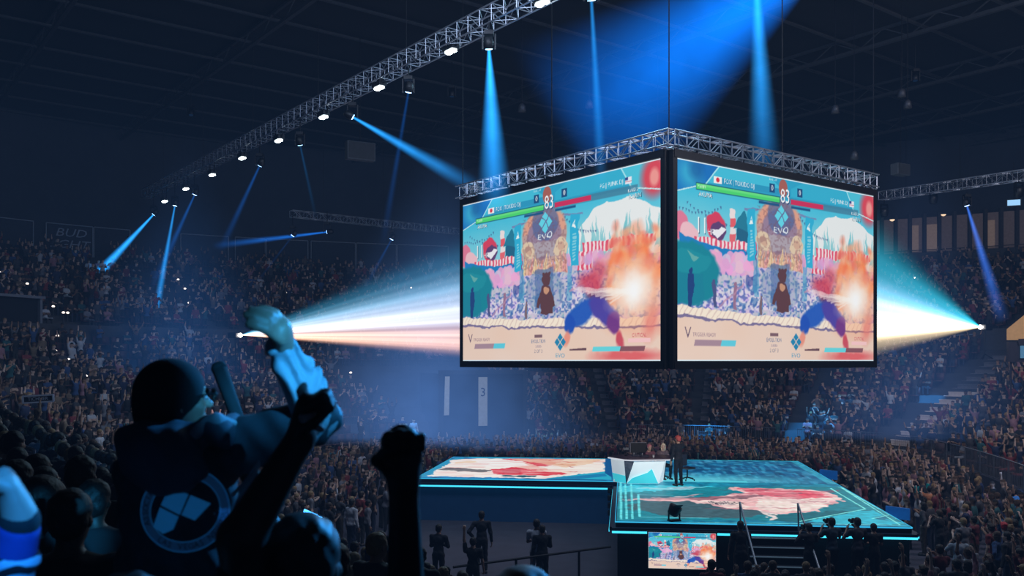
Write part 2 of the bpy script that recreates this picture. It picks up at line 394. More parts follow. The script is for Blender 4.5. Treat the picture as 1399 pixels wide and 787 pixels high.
# venue sign letters on the fascia
def fascia_text(txt, px0, px1, z, h):
    SS = np.linspace(8, 13, 900); pts = [bowl(s, 13.9/NR) for s in SS]; xs = [CX+F*p[0]/p[1] for p in pts]
    r = None
    n = len(txt); last = None
    for i, ch in enumerate(txt):
        px = px0+(px1-px0)*(i+.5)/n; j = int(np.argmin([abs(x-px) for x in xs])); p = pts[j]; q = pts[min(j+3, len(pts)-1)]
        ang = math.atan2(q[1]-p[1], q[0]-p[0])
        if r is None: r = empty('venue_sign', (p[0], p[1], z), 0, 'MANDALAY BAY lettering on the fascia under the right projector', 'sign'); b = Vector((p[0], p[1], z))
        if ch == ' ': continue
        me = text_mesh(ch, h*1.4, extrude=.03); o = link('letter', me, r, mat('sign_letters', (.4, .36, .3), .5, emis=(.7, .6, .45), es=.06)); o.location = Vector((p[0], p[1], z))-b; o.rotation_euler = (math.pi/2, 0, ang)
fascia_text('MANDALAY BAY', 1180, 1288, 7.35, .62)
# tunnel mouth in the far stand
def vomitory():
    a = bowl(VOM[0], -.02); b = bowl(VOM[1], -.02); a3 = Vector((*a, 0)); b3 = Vector((*b, 0)); d = (b3-a3).normalized(); ang = math.atan2(d.y, d.x); L = (b3-a3).length
    o = MB().box((L/2, 2.5, 2.7), (L, 5, 5.4)).build('wall_tunnel', mat('tunnel_dark', (.006, .007, .012), .9)); o.location = a3; o.rotation_euler = (0, 0, ang); tag(o, kind='structure')  # solid near-black block stands for the unlit tunnel inside
    r = empty('tunnel_surround', a3, ang, 'dark tunnel mouth with pale side panels and a 3 in the far stand', 'gate')
    MB().box((-.1, -.06, 2.7), (.25, .2, 5.4)).box((L+.1, -.06, 2.7), (.25, .2, 5.4)).box((L/2, -.06, 5.5), (L+.45, .2, .25)).build('frame', mat('tunnel_frame', (.012, .014, .02), .8), r)
    pm = mat('pale_panel', (.3, .3, .27), .6, emis=(.6, .6, .5), es=.13)
    MB().quad((.05, -.2, 2.9), (.38, -.2, 2.9), (.42, -.2, 5.25), (.12, -.2, 5.25)).build('side_panel', pm, r)
    xs = (658-CX)/F
    MB().box((2.55, -.2, 3.7), (.58, .04, 3.0)).build('side_panel', pm, r)
    me = text_mesh('3', .75); o = link('number', me, r, mat('dark_number', (.01, .01, .015), .7)); o.location = (2.55, -.235, 4.25); o.rotation_euler = (math.pi/2, 0, 0)
    return a3, b3
vomitory()
# concourse kiosks / openings on the left upper ring
for s, w_, lab in ((4.62, 5, 'lit concourse opening with hanging drapes in the far left stand'), (6.05, 5, 'pale framed concourse opening under the second blue beam')):
    p = bowl(s, 14.4/NR); q = bowl(s+.05, 14.4/NR); ang = math.atan2(q[1]-p[1], q[0]-p[0])
    r = empty('concourse_portal', (*p, 8.1), ang, lab, 'opening')
    w_ = 3.2; MB().box((0, 0, .8), (w_, .3, 1.6)).build('opening', mat('tunnel_dark', (.006, .007, .012), .9), r)  # near-black block in place of a shaded recess
    MB().box((0, -.2, 1.65), (w_+.4, .5, .15)).box((-w_/2, -.2, .8), (.15, .3, 1.6)).box((w_/2, -.2, .8), (.15, .3, 1.6)).build('frame', mat('portal_frame', (.16, .17, .2), .7), r)
    if s < 5: MB().quad((-1.2, -.25, .2), (.1, -.25, .2), (-.3, -.25, 1.4), (-.6, -.25, 1.4)).quad((.3, -.25, .2), (1.6, -.25, .2), (1.2, -.25, 1.7), (.8, -.25, 1.9)).build('drape', mat('pale_drape', (.35, .33, .42), .8, emis=(.4, .38, .55), es=.05), r)
# aisles: step edges
def aisle(s, k0, k1, w, m_, lab):
    v = MB()
    for k in range(k0, k1):
        if k == 13: continue
        for hh in (0, 1):
            p = bowl(s, (k+.02+.5*hh)/NR); q = bowl(s+.02, (k+.02+.5*hh)/NR); d = Vector((q[0]-p[0], q[1]-p[1], 0)).normalized(); a = Vector((*p, rowz(k)+.22*hh-.0))
            nn = Vector((-d.y, d.x, 0)); R = Matrix.Rotation(math.atan2(d.y, d.x), 3, 'Z')
            v.box(a+Vector((0, 0, .012)), (w, .16, .05), R)
            if hh: v.box(a+nn*.2-Vector((0, 0, .11)), (w, .45, .2), R)
    return tag(v.build('aisle_stairs', m_), lab, 'stairs', None)
M_nos = mat('step_nosing', (.42, .36, .36), .7, emis=(.7, .6, .6), es=.10)  # lit look of the steps put into pale colour and glow
M_dim = mat('step_dim', (.12, .12, .14), .8)  # darker copy for the flights left unlit
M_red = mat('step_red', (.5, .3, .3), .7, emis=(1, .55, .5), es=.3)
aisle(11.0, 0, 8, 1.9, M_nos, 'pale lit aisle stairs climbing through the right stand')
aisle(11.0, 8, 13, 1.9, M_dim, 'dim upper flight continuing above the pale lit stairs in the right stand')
aisle(9.3, 0, 12, 1.1, M_dim, 'dark aisle stairs in the far stand right of the screen cube')
aisle(8.6, 0, 12, 1.1, M_dim, 'dark aisle stairs in the far stand behind the stage')
aisle(5.75, 1, 9, .9, M_dim, 'dark aisle stairs in the left stand')
aisle(6.35, 3, 8, .8, M_red, 'reddish lit aisle stairs right of the raised sleeve')
aisle(6.95, 6, 9, .7, M_red, 'short reddish lit steps high left of the tunnel mouth')
def lampm():
    if 'lampm' in _m: return _m['lampm']
    m = mat('lampm', (.05, .05, .06)); nt = m.node_tree; tc = [n for n in nt.nodes if n.type == 'TEX_COORD'][0]; sp = nt.nodes.new('ShaderNodeSeparateXYZ'); nt.links.new(tc.outputs['Generated'], sp.inputs[0]); g = nt.nodes.new('ShaderNodeMath'); g.operation = 'GREATER_THAN'; g.inputs[1].default_value = .88; nt.links.new(sp.outputs[2], g.inputs[0]); g2 = nt.nodes.new('ShaderNodeMath'); g2.operation = 'MULTIPLY'; g2.inputs[1].default_value = 2.5; nt.links.new(g.outputs[0], g2.inputs[0]); b = nt.nodes['Principled BSDF']; b.inputs['Emission Color'].default_value = (1, .85, .75, 1); nt.links.new(g2.outputs[0], b.inputs['Emission Strength']); return m
# small aisle lamps
for i, (px, py) in enumerate([(19, 369), (36, 386), (55, 402), (75, 419), (85, 428), (94, 437), (79, 454), (74, 476), (96, 493), (118, 509), (4, 374), (243, 382), (252, 397), (260, 411), (270, 426), (279, 442), (383, 390), (393, 403), (404, 417), (547, 401), (565, 395), (581, 447), (480, 509), (1249, 382), (1229, 400)]):
    best = None
    for s in np.linspace(3.6, 12.5, 500):
        for k in range(0, NR):
            p = bowl(s, (k+.5)/NR)
            if p[1] < 20: continue
            q = proj((p[0], p[1], rowz(k)+.9)); e = abs(q[0]-px)+abs(q[1]-py)
            if best is None or e < best[0]: best = (e, p, k)
    p = best[1]; o = MB().lathe((*p, rowz(best[2])+.9), [(.05, -.9), (.03, -.85), (.02, -.1), (.1, 0), (.05, .06)], 8).build('aisle_lamp', lampm())
    tag(o, 'tiny white aisle lamp among the '+('left' if px < 620 else 'right')+' upper seats', 'lamp', 'tiny lamps '+('left' if px < 620 else 'right'))
# ================================================================ hanging screen cube
HH = .2222*30; LL = 12.0
dL = Vector((-.606, .795, 0)); dR = Vector((.797, .605, 0)).normalized()
CO = P(914, 493, 30.0); CO.z = 6.2
cv = Canvas(1280, 720, (60, 185, 215))
def game_picture(cv):
    rs = random.Random(3); T = (70, 190, 215)
    n1 = vnoise(cv.H, cv.W, 6, 8, 1); n2 = vnoise(cv.H, cv.W, 40, 60, 2); n3 = vnoise(cv.H, cv.W, 90, 130, 5)
    # sky
    g = np.clip((cv.V-.12)/.3, 0, 1)[..., None]; cv.a = np.array([60, 190, 222])/255*(1-g)+np.array([150, 215, 225])/255*g
    # far mottled town and crowd
    cv.blend((cv.V > .44)*1.0, np.stack([.50+.35*n2, .56+.3*n3, .74+.2*n2], -1))
    cv.blend((cv.V > .47)*(n3 > .55), (225, 190, 215), .6); cv.blend((cv.V > .5)*(n3 < .33), (50, 90, 160), .6)
    cv.blend(((cv.V > .62) & (cv.V < .73))*(n3 > .5), (235, 235, 240), .5); cv.blend(((cv.V > .6) & (cv.V < .73))*(n2 < .35), (60, 110, 180), .6)
    # snowy mountain, right
    cv.poly([(.60, .37), (.70, .20), (.76, .165), (.86, .155), (.93, .20), (1, .26), (1, .46), (.6, .46)], (235, 240, 240))
    for i in range(26):
        u = .61+.385*rs.random(); v = .27+.1*rs.random(); cv.poly([(u, v-.05), (u+.012, v+.1), (u-.012, v+.12)], (110, 195, 205), .7)
    # strings of bunting
    for (a, b) in (((.02, .24), (.2, .2)), ((.05, .2), (.27, .29)), ((.58, .2), (.72, .3))):
        for i in range(14):
            t = i/13; u = a[0]+(b[0]-a[0])*t; v = a[1]+(b[1]-a[1])*t+.03*math.sin(math.pi*t); cv.poly([(u-.004, v), (u+.004, v), (u, v+.018)], (60, 90, 140), .8)
    # roofs, tower, ball
    cv.rect(.235, .21, .26, .42, (240, 225, 225)); cv.rect(.235, .26, .26, .3, (230, 90, 100)); cv.rect(.235, .34, .26, .38, (230, 100, 110))
    cv.poly([(.262, .34), (.28, .24), (.33, .24), (.345, .33), (.33, .43), (.27, .43)], (28, 95, 130)); cv.poly([(.25, .31), (.3, .2), (.35, .31)], (30, 120, 150))
    cv.ell((.02, .33), (.04, .07), (225, 120, 150)); cv.ell((.06, .36), (.035, .05), (240, 190, 200)); cv.ell((.175, .31), (.042, .075), (215, 60, 90)); cv.ell((.185, .33), (.034, .045), (90, 60, 110)); cv.poly([(.16, .345), (.2, .31), (.22, .32), (.18, .37)], (240, 240, 245))
    # striped awnings
    for u0, u1, v0, v1 in ((.08, .36, .375, .42), (.66, .97, .36, .41), (.3, .36, .42, .5), (.64, .71, .41, .5)):
        cv.rect(u0, v0, u1, v1, (245, 225, 228)); k = u0
        while k < u1: cv.rect(k, v0, min(k+.009, u1), v1, (225, 80, 110)); k += .018
    cv.poly([(.02, .36), (.1, .4), (.34, .43), (.34, .47), (.12, .47), (.02, .43)], (25, 125, 195)); cv.rect(.31, .42, .36, .6, (60, 70, 150), .6)
    # pink blossom
    for i in range(46): cv.ell((.1+.24*rs.random(), .455+.07*rs.random()), (.02, .032), (rs.randint(215, 245), rs.randint(160, 195), rs.randint(205, 225)), .9)
    for i in range(26): cv.ell((.58+.3*rs.random(), .42+.05*rs.random()), (.015, .025), (rs.randint(200, 235), rs.randint(150, 185), rs.randint(200, 220)), .7)
    # teal dome, left
    cv.ell((.05, .56), (.135, .16), (18, 130, 150)); cv.rect(0, .56, .12, .72, (20, 125, 150), .8); cv.poly([(.05, .45), (.1, .47), (.075, .5)], (160, 190, 170)); cv.ell((.06, .5), (.09, .06), (30, 150, 165), .5)
    # gates and poles
    for u in (.39, .57): cv.rect(u, .2, u+.006, .5, (120, 110, 160), .8)
    cv.rect(.30, .185, .40, .197, (120, 120, 170), .8); cv.rect(.56, .185, .66, .197, (120, 120, 170), .8)
    # carved monument in the middle
    cv.ell((.475, .27), (.112, .15), (225, 160, 135)); cv.rect(.365, .27, .585, .44, (190, 155, 150)); cv.ell((.475, .29), (.085, .125), (150, 125, 150)); cv.ell((.48, .21), (.07, .1), (70, 95, 150), .7)
    cv.rect(.395, .315, .56, .40, (175, 165, 175), .9)
    for u, v, r in ((.395, .36, .035), (.56, .36, .035)): cv.ell((u, v), (r, .05), (225, 200, 170)); cv.ell((u, v), (r*.5, .025), (200, 150, 130), .6)
    for i in range(12):
        u = .375+.2*i/11; cv.poly([(u-.015, .5), (u, .39+.02*math.sin(i*1.7)), (u+.015, .5)], (235, 205-(i % 3)*20, 160)); cv.line((u, .42), (u+.004, .5), .006, (180, 120, 100), .7)
    cv.blend(((abs(cv.U-.475) < .11) & (cv.V > .13) & (cv.V < .5))*(n3 > .62), (120, 80, 90), .35)
    for u in (.355, .60): cv.rect(u-.012, .47, u+.012, .66, (70, 160, 200), .6)
    cv.ell((.475, .6), (.1, .13), (120, 150, 180), .45); cv.rect(.43, .47, .52, .7, (50, 90, 150), .5)
    # two tall cyan banners with emblem
    def dia(u, v, s_, col):
        w = s_*.56
        for du, dv in ((0, -.5), (-.5, 0), (.5, 0), (0, .5)):
            cu, cvv = u+du*w*1.06, v+dv*s_*1.06; a = .46
            cv.poly([(cu, cvv-a*s_), (cu+a*w, cvv), (cu, cvv+a*s_), (cu-a*w, cvv)], col)
    for u in (.335, .625):
        cv.rect(u-.02, .19, u+.02, .47, (40, 175, 215)); cv.poly([(u-.013, .27), (u, .225), (u+.013, .27)], (240, 250, 250)); cv.poly([(u-.004, .25), (u, .235), (u+.004, .25)], (40, 175, 215))
        for i in range(9): cv.rect(u-.008, .3+i*.017, u+.008, .31+i*.017, (170, 225, 235), .7)
    dia(.48, .205, .062, (95, 215, 235)); cv.text('EVO', .48, .285, .036, (240, 250, 252), squeeze=1.5)
    # standing carved bear
    B = (88, 55, 62)
    cv.ell((.483, .645), (.03, .085), B); cv.ell((.488, .53), (.021, .04), B); cv.ell((.475, .50), (.007, .014), B); cv.ell((.502, .50), (.007, .014), B)
    cv.poly([(.455, .60), (.435, .69), (.447, .70), (.47, .63)], B); cv.poly([(.51, .60), (.525, .69), (.513, .70), (.497, .63)], B); cv.rect(.458, .68, .513, .735, B); cv.ell((.487, .6), (.012, .02), (230, 170, 130), .8)
    # onlookers at the left
    for u, v, s_, c in ((.065, .55, 1, (25, 60, 120)), (.165, .60, .7, (70, 80, 130)), (.26, .6, .75, (150, 110, 140)), (.38, .66, .5, (120, 100, 110))):
        cv.ell((u, v), (.008*s_, .016*s_), c); cv.rect(u-.011*s_, v+.012*s_, u+.011*s_, v+.1*s_, c); cv.rect(u-.01*s_, v+.1*s_, u+.008*s_, v+.18*s_, c)
    for a in ((.18, .72, .3, .6), (.6, .62, .72, .53)): cv.line((a[0], a[1]), (a[2], a[3]), .012, (190, 140, 170), .7)
    # ring: rope and sand
    top = .735+.03*np.sin(cv.U*math.pi*.9)+.045*cv.U**2
    cv.blend(cv.V > top-.012, (250, 235, 215)); cv.blend((cv.V > top+.03), (120, 110, 150)); sand = np.stack([.93+0*cv.U, .80+.03*n1, .72+.05*n1], -1)
    cv.blend(cv.V > top+.042, sand); cv.blend((cv.V > top-.012)*(cv.V < top+.03)*(np.sin(cv.U*260+cv.V*120) > .7), (205, 175, 170), .5)
    # fiery cloud and white flash at the right (plain colour masses)
    for i in range(150):
        t = rs.random(); u = .80+.22*rs.random()-.05*t; v = .30+.42*t+.05*rs.random(); c = rs.choice([(250, 150, 110), (240, 110, 80), (255, 190, 140), (250, 215, 185), (225, 90, 95), (255, 120, 60)])
        cv.ell((u, v), (.008+.014*rs.random(), .015+.035*rs.random()), c, .55, soft=.5, rot=rs.random()*3)
    cv.ell((.885, .62), (.11, .17), (255, 130, 70), .75, soft=.85)
    cv.ell((.70, .59), (.06, .06), (205, 50, 75), .8, soft=.35, rot=.5); cv.ell((.735, .52), (.035, .06), (215, 70, 90), .7, soft=.4, rot=-.5)
    cv.ell((.73, .67), (.05, .05), (95, 55, 95), .85, soft=.3)
    cv.ell((.955, .80), (.03, .09), (235, 120, 110), .7, soft=.5, rot=.3)
    # blue and violet cloth mass below the flash
    cv.ell((.655, .745), (.072, .06), (30, 85, 185), .98, soft=.15, rot=-.45); cv.ell((.60, .80), (.028, .055), (25, 75, 180), .98, soft=.15, rot=.2)
    cv.ell((.755, .74), (.07, .055), (70, 60, 160), .98, soft=.15, rot=.5); cv.ell((.80, .80), (.028, .06), (110, 50, 130), .98, soft=.15)
    cv.ell((.585, .88), (.013, .04), (235, 140, 120), .9, soft=.3, rot=.3); cv.ell((.825, .89), (.016, .045), (200, 60, 80), .9, soft=.3, rot=-.3)
    for i in range(9): cv.line((.62+.02*i, .6+.012*i), (.86, .63+.01*(i % 3)), .012, (255, 240, 235), .55)
    cv.ell((.88, .635), (.075, .10), (255, 240, 215), 1, soft=.9); cv.ell((.88, .635), (.055, .075), (255, 255, 255), 1, soft=.8)
    cv.ell((.86, .975), (.13, .035), (220, 60, 70), .75, soft=.5)
    cv.warp(7, 5, 9); cv.blur(1)
    # head-up display
    cv.poly([(0, 0), (1, 0), (1, .105), (.93, .12), (.5, .115), (.1, .12), (0, .15)], (35, 160, 200), .93)
    cv.poly([(.14, 0), (.42, 0), (.47, .05), (.47, .095), (.12, .095)], (60, 190, 220)); cv.poly([(.86, 0), (.60, 0), (.53, .05), (.53, .095), (.9, .095)], (45, 175, 210)); cv.poly([(.2, .06), (.47, .06), (.47, .095), (.18, .095)], (30, 140, 185), .8)
    cv.poly([(0, 0), (.19, 0), (.12, .12), (0, .16)], (20, 110, 190)); cv.ell((.06, .07), (.05, .07), (60, 190, 220), .7, soft=.6, rot=.5); cv.ell((.09, .04), (.03, .05), (15, 80, 150), .6, soft=.5)
    cv.line((.19, 0), (.13, .105), .008, (170, 235, 245)); cv.line((.13, .105), (0, .165), .006, (200, 240, 245))
    cv.poly([(.83, 0), (1, 0), (1, .15), (.87, .115)], (70, 195, 220)); cv.ell((.965, .08), (.05, .10), (225, 60, 75), .95, soft=.3, rot=.1); cv.ell((.965, .085), (.018, .045), (245, 160, 150), .9, soft=.3)
    cv.line((.83, 0), (.875, .115), .008, (170, 235, 245)); cv.line((.875, .115), (1, .155), .006, (200, 240, 245))
    cv.rect(.088, .103, .475, .140, (25, 90, 110)); cv.rect(.091, .107, .472, .136, (70, 215, 110)); cv.rect(.091, .107, .472, .119, (120, 235, 140), .6)
    cv.rect(.525, .103, .90, .140, (60, 120, 150), .8); cv.rect(.528, .107, .70, .136, (205, 40, 85)); cv.rect(.37, .145, .47, .157, (20, 80, 130)); cv.rect(.53, .145, .63, .157, (20, 80, 130))
    cv.text('PLAYER 1', .095, .122, .018, (230, 250, 230), ax='LEFT', squeeze=.8)
    cv.ell((.49, .055), (.022, .05), (165, 90, 80)); cv.text('83', .502, .105, .085, (40, 60, 110), squeeze=.8); cv.text('83', .5, .10, .082, (255, 255, 255), squeeze=.78)
    for u in (.435, .575): cv.rect(u-.013, .04, u+.013, .088, (20, 70, 120)); cv.text('0', u, .064, .03, (240, 250, 255))
    cv.text('DUKE OUT', .44, .017, .013, (240, 250, 255), squeeze=.8)
    cv.rect(.165, .055, .20, .092, (245, 245, 245)); cv.ell((.1825, .073), (.008, .013), (220, 40, 60))
    cv.text('FOX | TOKIDO DJ', .21, .074, .027, (240, 252, 255), ax='LEFT', squeeze=.85); cv.text('PG | PUNK DJ', .84, .074, .026, (240, 252, 255), ax='RIGHT', squeeze=.85)
    cv.rect(.848, .055, .875, .09, (235, 235, 245)); cv.rect(.848, .055, .86, .072, (50, 70, 140)); cv.rect(.848, .076, .875, .08, (210, 80, 90))
    cv.text('AKUMA', .13, .162, .026, (25, 50, 70), squeeze=.9); cv.text('AKUMA', .129, .160, .024, (250, 255, 255), squeeze=.9)
    cv.text('KARIN', .89, .162, .026, (25, 50, 70), squeeze=.9); cv.text('KARIN', .889, .160, .024, (250, 255, 255), squeeze=.9); cv.text('PLAYER 2', .88, .128, .016, (250, 255, 255), squeeze=.8)
    cv.text('11', .115, .325, .085, (40, 70, 110), squeeze=.8); cv.text('11', .113, .32, .085, (250, 255, 255), squeeze=.8); cv.text('HIT', .155, .345, .03, (250, 255, 255), squeeze=.9)
    # lower display
    cv.text('V', .055, .862, .06, (110, 90, 110)); cv.text('TRIGGER READY', .075, .868, .022, (150, 120, 135), ax='LEFT', squeeze=.8)
    cv.poly([(.085, .895), (.2, .895), (.195, .925), (.08, .925)], (165, 135, 150)); cv.poly([(.2, .895), (.265, .895), (.26, .925), (.195, .925)], (90, 205, 225))
    cv.rect(.425, .85, .465, .866, (120, 90, 100)); cv.text('EVOLUTION', .445, .888, .022, (90, 110, 150), squeeze=.8); cv.text('SERIES', .445, .916, .016, (120, 110, 140), squeeze=.9); cv.text('2 OF 3', .445, .945, .02, (120, 120, 140))
    dia(.555, .895, .05, (30, 130, 175)); cv.text('EVO', .555, .972, .026, (60, 150, 190), squeeze=1.2)
    cv.poly([(.60, .935), (.68, .93), (.68, .945), (.6, .945)], (100, 70, 80)); cv.poly([(.71, .925), (.83, .925), (.825, .95), (.705, .95)], (100, 215, 225)); cv.poly([(.83, .925), (.93, .925), (.925, .95), (.825, .95)], (130, 80, 90))
    cv.rect(.86, .885, .95, .905, (250, 200, 200)); cv.text('CRITICAL', .905, .87, .02, (200, 60, 80), squeeze=.9)
    b = (cv.U < .003) | (cv.U > .997) | (cv.V < .005) | (cv.V > .996); cv.blend(b, (225, 245, 255))
    cv.a = cv.a*.93+.05
game_picture(cv)
M_disp = attr_emit('led_display', 1.12)
me_disp = canvas_mesh('display', cv, lambda u, v: np.stack([u*LL, 0*u, (1-v)*HH], -1), 520, 293); me_disp.materials.append(M_disp)
cube = empty('screen_cube', CO, 0, 'hanging four-sided video cube showing a fighting game above the stage', 'video screen')
pLL = dL*LL; pRR = dR*LL; pB = pLL+pRR
def face(a, b, mesh=None, sc=None):
    d = (b-a).normalized(); ang = math.atan2(d.y, d.x); nn = Vector((d.y, -d.x, 0))
    o = link('display', me_disp, cube); o.location = a+nn*.12+d*.0; o.rotation_euler = (0, 0, ang); o.scale = ((b-a).length/LL, 1, 1)
    f = MB(); L = (b-a).length; R = Matrix.Rotation(ang, 3, 'Z'); mid = (a+b)/2+nn*.07
    for c, s_ in (((0, 0, -.14), (L+.1, .22, .26)), ((0, 0, HH+.14), (L+.1, .22, .26))): f.box(mid+Vector(c), s_, R)
    f.box(a-d*.0+nn*.03+Vector((0, 0, HH/2)), (.2, .26, HH+.5), R); f.box(b+nn*.03+Vector((0, 0, HH/2)), (.2, .26, HH+.5), R)
    f.build('frame', M_housing, cube)
    return o
gap = .13
n1 = Vector((dL.y, -dL.x, 0))
face(pLL+dL*-.1, dL*gap); face(dR*gap, pRR-dR*.1); face(pRR+dL*gap, pB-dL*gap); face(pB-dR*gap, pLL+dR*gap)
MB().quad(pLL+Vector((0, 0, -.2)), pB+Vector((0, 0, -.2)), pRR+Vector((0, 0, -.2)), Vector((0, 0, -.2))).build('underside', M_housing, cube)
# truss builder
def truss(a, b, s_, name, label, group=None, seg=None, parent=None, r=.026, rd=.014):
    a = Vector(a); b = Vector(b); d = (b-a).normalized(); L = (b-a).length; side = Vector((-d.y, d.x, 0)).normalized(); up = Vector((0, 0, 1))
    rt = parent
    org = a
    if parent is None: rt = empty(name, a, 0, label, 'truss', group)
    else: org = Vector((0, 0, 0))
    A = a-org; offs = [(side*sx+up*sz)*s_/2 for sx, sz in ((-1, -1), (1, -1), (1, 1), (-1, 1))]
    ch = MB(); br = MB()
    for o_ in offs: ch.bar(A+o_, A+d*L+o_, r, seg=6)
    step = seg or s_*1.15; n = int(L/step)
    for i in range(n):
        p = A+d*step*i; q = A+d*step*(i+1)
        for j in range(4):
            o1, o2 = offs[j], offs[(j+1) % 4]
            if i % 2: o1, o2 = o2, o1
            br.bar(p+o1, q+o2, rd, seg=4, cap=False); br.bar(p+offs[j], p+offs[(j+1) % 4], rd, seg=4, cap=False)
    pl = MB()
    k = 0
    while k < L: pl.box(A+d*k, (.09, .09, .09)); k += 1e9
    ch.build('chords', M_alu, rt); br.build('bracing', M_alu, rt)
    return rt
# truss ring on top of the cube (part of the cube)
zt = HH+.62
for a, b in ((Vector((0, 0, zt))-dL*.2, pLL+Vector((0, 0, zt))+dL*.2), (Vector((0, 0, zt)), pRR+Vector((0, 0, zt))), (pLL+Vector((0, 0, zt)), pB+Vector((0, 0, zt))), (pRR+Vector((0, 0, zt)), pB+Vector((0, 0, zt)))):
    truss(a, b, .5, '', '', parent=cube, r=.03, rd=.02)
t_ = MB().box((0, 0, 0), (.24, .05, .05)).build('bracket', M_alu); BRK = t_.data; bpy.data.objects.remove(t_)
for a, b in ((Vector((0, 0, 0)), pLL), (Vector((0, 0, 0)), pRR)):
    d = (b-a).normalized(); nn = Vector((d.y, -d.x, 0))
    for i in range(30): p = a+d*(.2+.4*i)+Vector((0, 0, HH+.33)); bo = link('bracket', BRK, cube); bo.location = p+nn*.15; bo.rotation_euler = (0, 0, math.atan2(d.y, d.x))

for p in (Vector((0, 0, 0)), pLL, pRR, pB, (pLL)/2, pRR/2):
    q = p+Vector((0, 0, zt+.2)); MB().bar(q, Vector((q.x, q.y, 23.5-CO.z)), .02, seg=5).build('hanging_cable', M_black, cube)
# ================================================================ trusses and stage lights
dT = Vector((26.2, -34.6, 0)).normalized(); T0 = Vector((-26.3, 65.8, 18.2)); T1 = Vector((8.0, 20.5, 18.2))
truss(T0, T1, .62, 'lighting_truss', 'long aluminium lighting truss running diagonally across the upper left', r=.03, rd=.017)
tB0 = P(398, 292, 61.6); tB1 = P(632, 317, 71.0)
truss(tB0, tB1, .45, 'lighting_truss', 'short aluminium truss left of and behind the screen cube')
tC0 = P(1204, 268, 55.5); tC1 = P(1440, 233, 46.5)
truss(tC0, tC1, .5, 'lighting_truss', 'aluminium truss at the right edge beside the screen cube', r=.035, rd=.02)
def cables(a, b, n, nm='hanging_cable'):
    for i in range(n):
        p = Vector(a).lerp(Vector(b), (i+.5)/n); tag(MB().bar(p+Vector((0, 0, .3)), (p.x, p.y, 24.1), .015, seg=5).build('hoist_chain', M_black), 'thin dark hoist chain holding up '+nm, 'chain', 'hoist chains of '+nm)
cables(T0, T1, 7, 'the long diagonal truss'); cables(tB0, tB1, 3, 'the short left truss'); cables(tC0, tC1, 3, 'the right truss')
def truss_at(px):
    k = (px-CX)/F; # T0 + s*dT with X = k*Y
    s = (k*T0.y-T0.x)/(dT.x-k*dT.y); return T0+dT*s
M_lamp = emit('white_lamp', (.80, .95, 1.0), 22)
# wash lights
def wash(px, py, i):
    b = truss_at(px); Y = b.y; p = P(px, py, Y); s = 1
    r = empty('wash_light', p, math.atan2(dT.y, dT.x), None, 'stage light', 'white wash lights under the diagonal truss')
    r['label'] = ['white wash light, farthest left under the diagonal truss', 'white wash light, second from the far left end of the truss', 'white wash light, third from the far left end of the truss', 'white wash light, fourth from the far left end of the truss', 'white wash light, fifth from the far left end of the truss', 'white wash light above the tilted blue beam, sixth from the left', 'white wash light, seventh from the far left end of the truss', 'white wash light left of the thick vertical beam', 'white wash light at the top edge of the picture'][i]
    r.scale = (1.5, 1.5, 1.25)
    MB().box((0, 0, .12), (.46, .24, .2)).build('housing', M_housing, r, bevel=.02)
    MB().lathe((-.1, 0, -.0), [(.09, .01), (.1, -.02), (.07, -.05), (.02, -.06)], 14).lathe((.1, 0, 0), [(.09, .01), (.1, -.02), (.07, -.05), (.02, -.06)], 14).build('lens', M_lamp, r)
    MB().bar((-.28, 0, .1), (-.28, 0, max(.3, b.z-.3-p.z)), .02).bar((.28, 0, .1), (.28, 0, max(.3, b.z-.3-p.z)), .02).bar((-.28, 0, .1), (.28, 0, .1), .02).build('bracket', M_black, r)
    return r
for i, (px, py) in enumerate([(225, 275), (254, 258), (290, 239), (331, 216), (381, 192), (442, 160), (518, 120), (616, 70), (741, 4)]): wash(px, py, i)
# beam material: haze lit by the lamp, an emitting volume that thins along the beam
def beam_mat(name, col, strength, r0, tan, L, fall=1.2, edge=1.5, step=.15, soft_in=False):
    m = bpy.data.materials.new(name); m.use_nodes = True; nt = m.node_tree; nt.nodes.clear(); N = nt.nodes.new; K = nt.links.new
    out = N('ShaderNodeOutputMaterial'); e = N('ShaderNodeEmission'); tc = N('ShaderNodeTexCoord'); sp = N('ShaderNodeSeparateXYZ'); K(tc.outputs['Object'], sp.inputs[0])
    def mt(op, a, b=None, clamp=False):
        n = N('ShaderNodeMath'); n.operation = op; n.use_clamp = clamp
        for i, x in enumerate((a, b)):
            if x is None: continue
            if isinstance(x, (int, float)): n.inputs[i].default_value = x
            else: K(x, n.inputs[i])
        return n.outputs[0]
    x, y, z = sp.outputs; r2 = mt('ADD', mt('MULTIPLY', x, x), mt('MULTIPLY', y, y)); r = mt('SQRT', r2)
    R = mt('ADD', mt('MULTIPLY', z, tan), r0); q = mt('DIVIDE', r, R); g = mt('POWER', mt('SUBTRACT', 1, q, True), edge)
    fade = mt('POWER', mt('SUBTRACT', 1, mt('DIVIDE', z, L), True), fall)
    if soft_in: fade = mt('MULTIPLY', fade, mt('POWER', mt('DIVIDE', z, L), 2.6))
    core = mt('DIVIDE', strength, R)
    ns = N('ShaderNodeTexNoise'); ns.inputs['Scale'].default_value = .8; K(tc.outputs['Object'], ns.inputs['Vector']); nm = mt('ADD', mt('MULTIPLY', ns.outputs['Fac'], .9), .55)
    dn = mt('MULTIPLY', mt('MULTIPLY', mt('MULTIPLY', g, fade), core), nm)
    e.inputs[0].default_value = (*col, 1); K(dn, e.inputs[1]); K(e.outputs[0], out.inputs['Volume']); m.cycles.volume_step_rate = step; return m
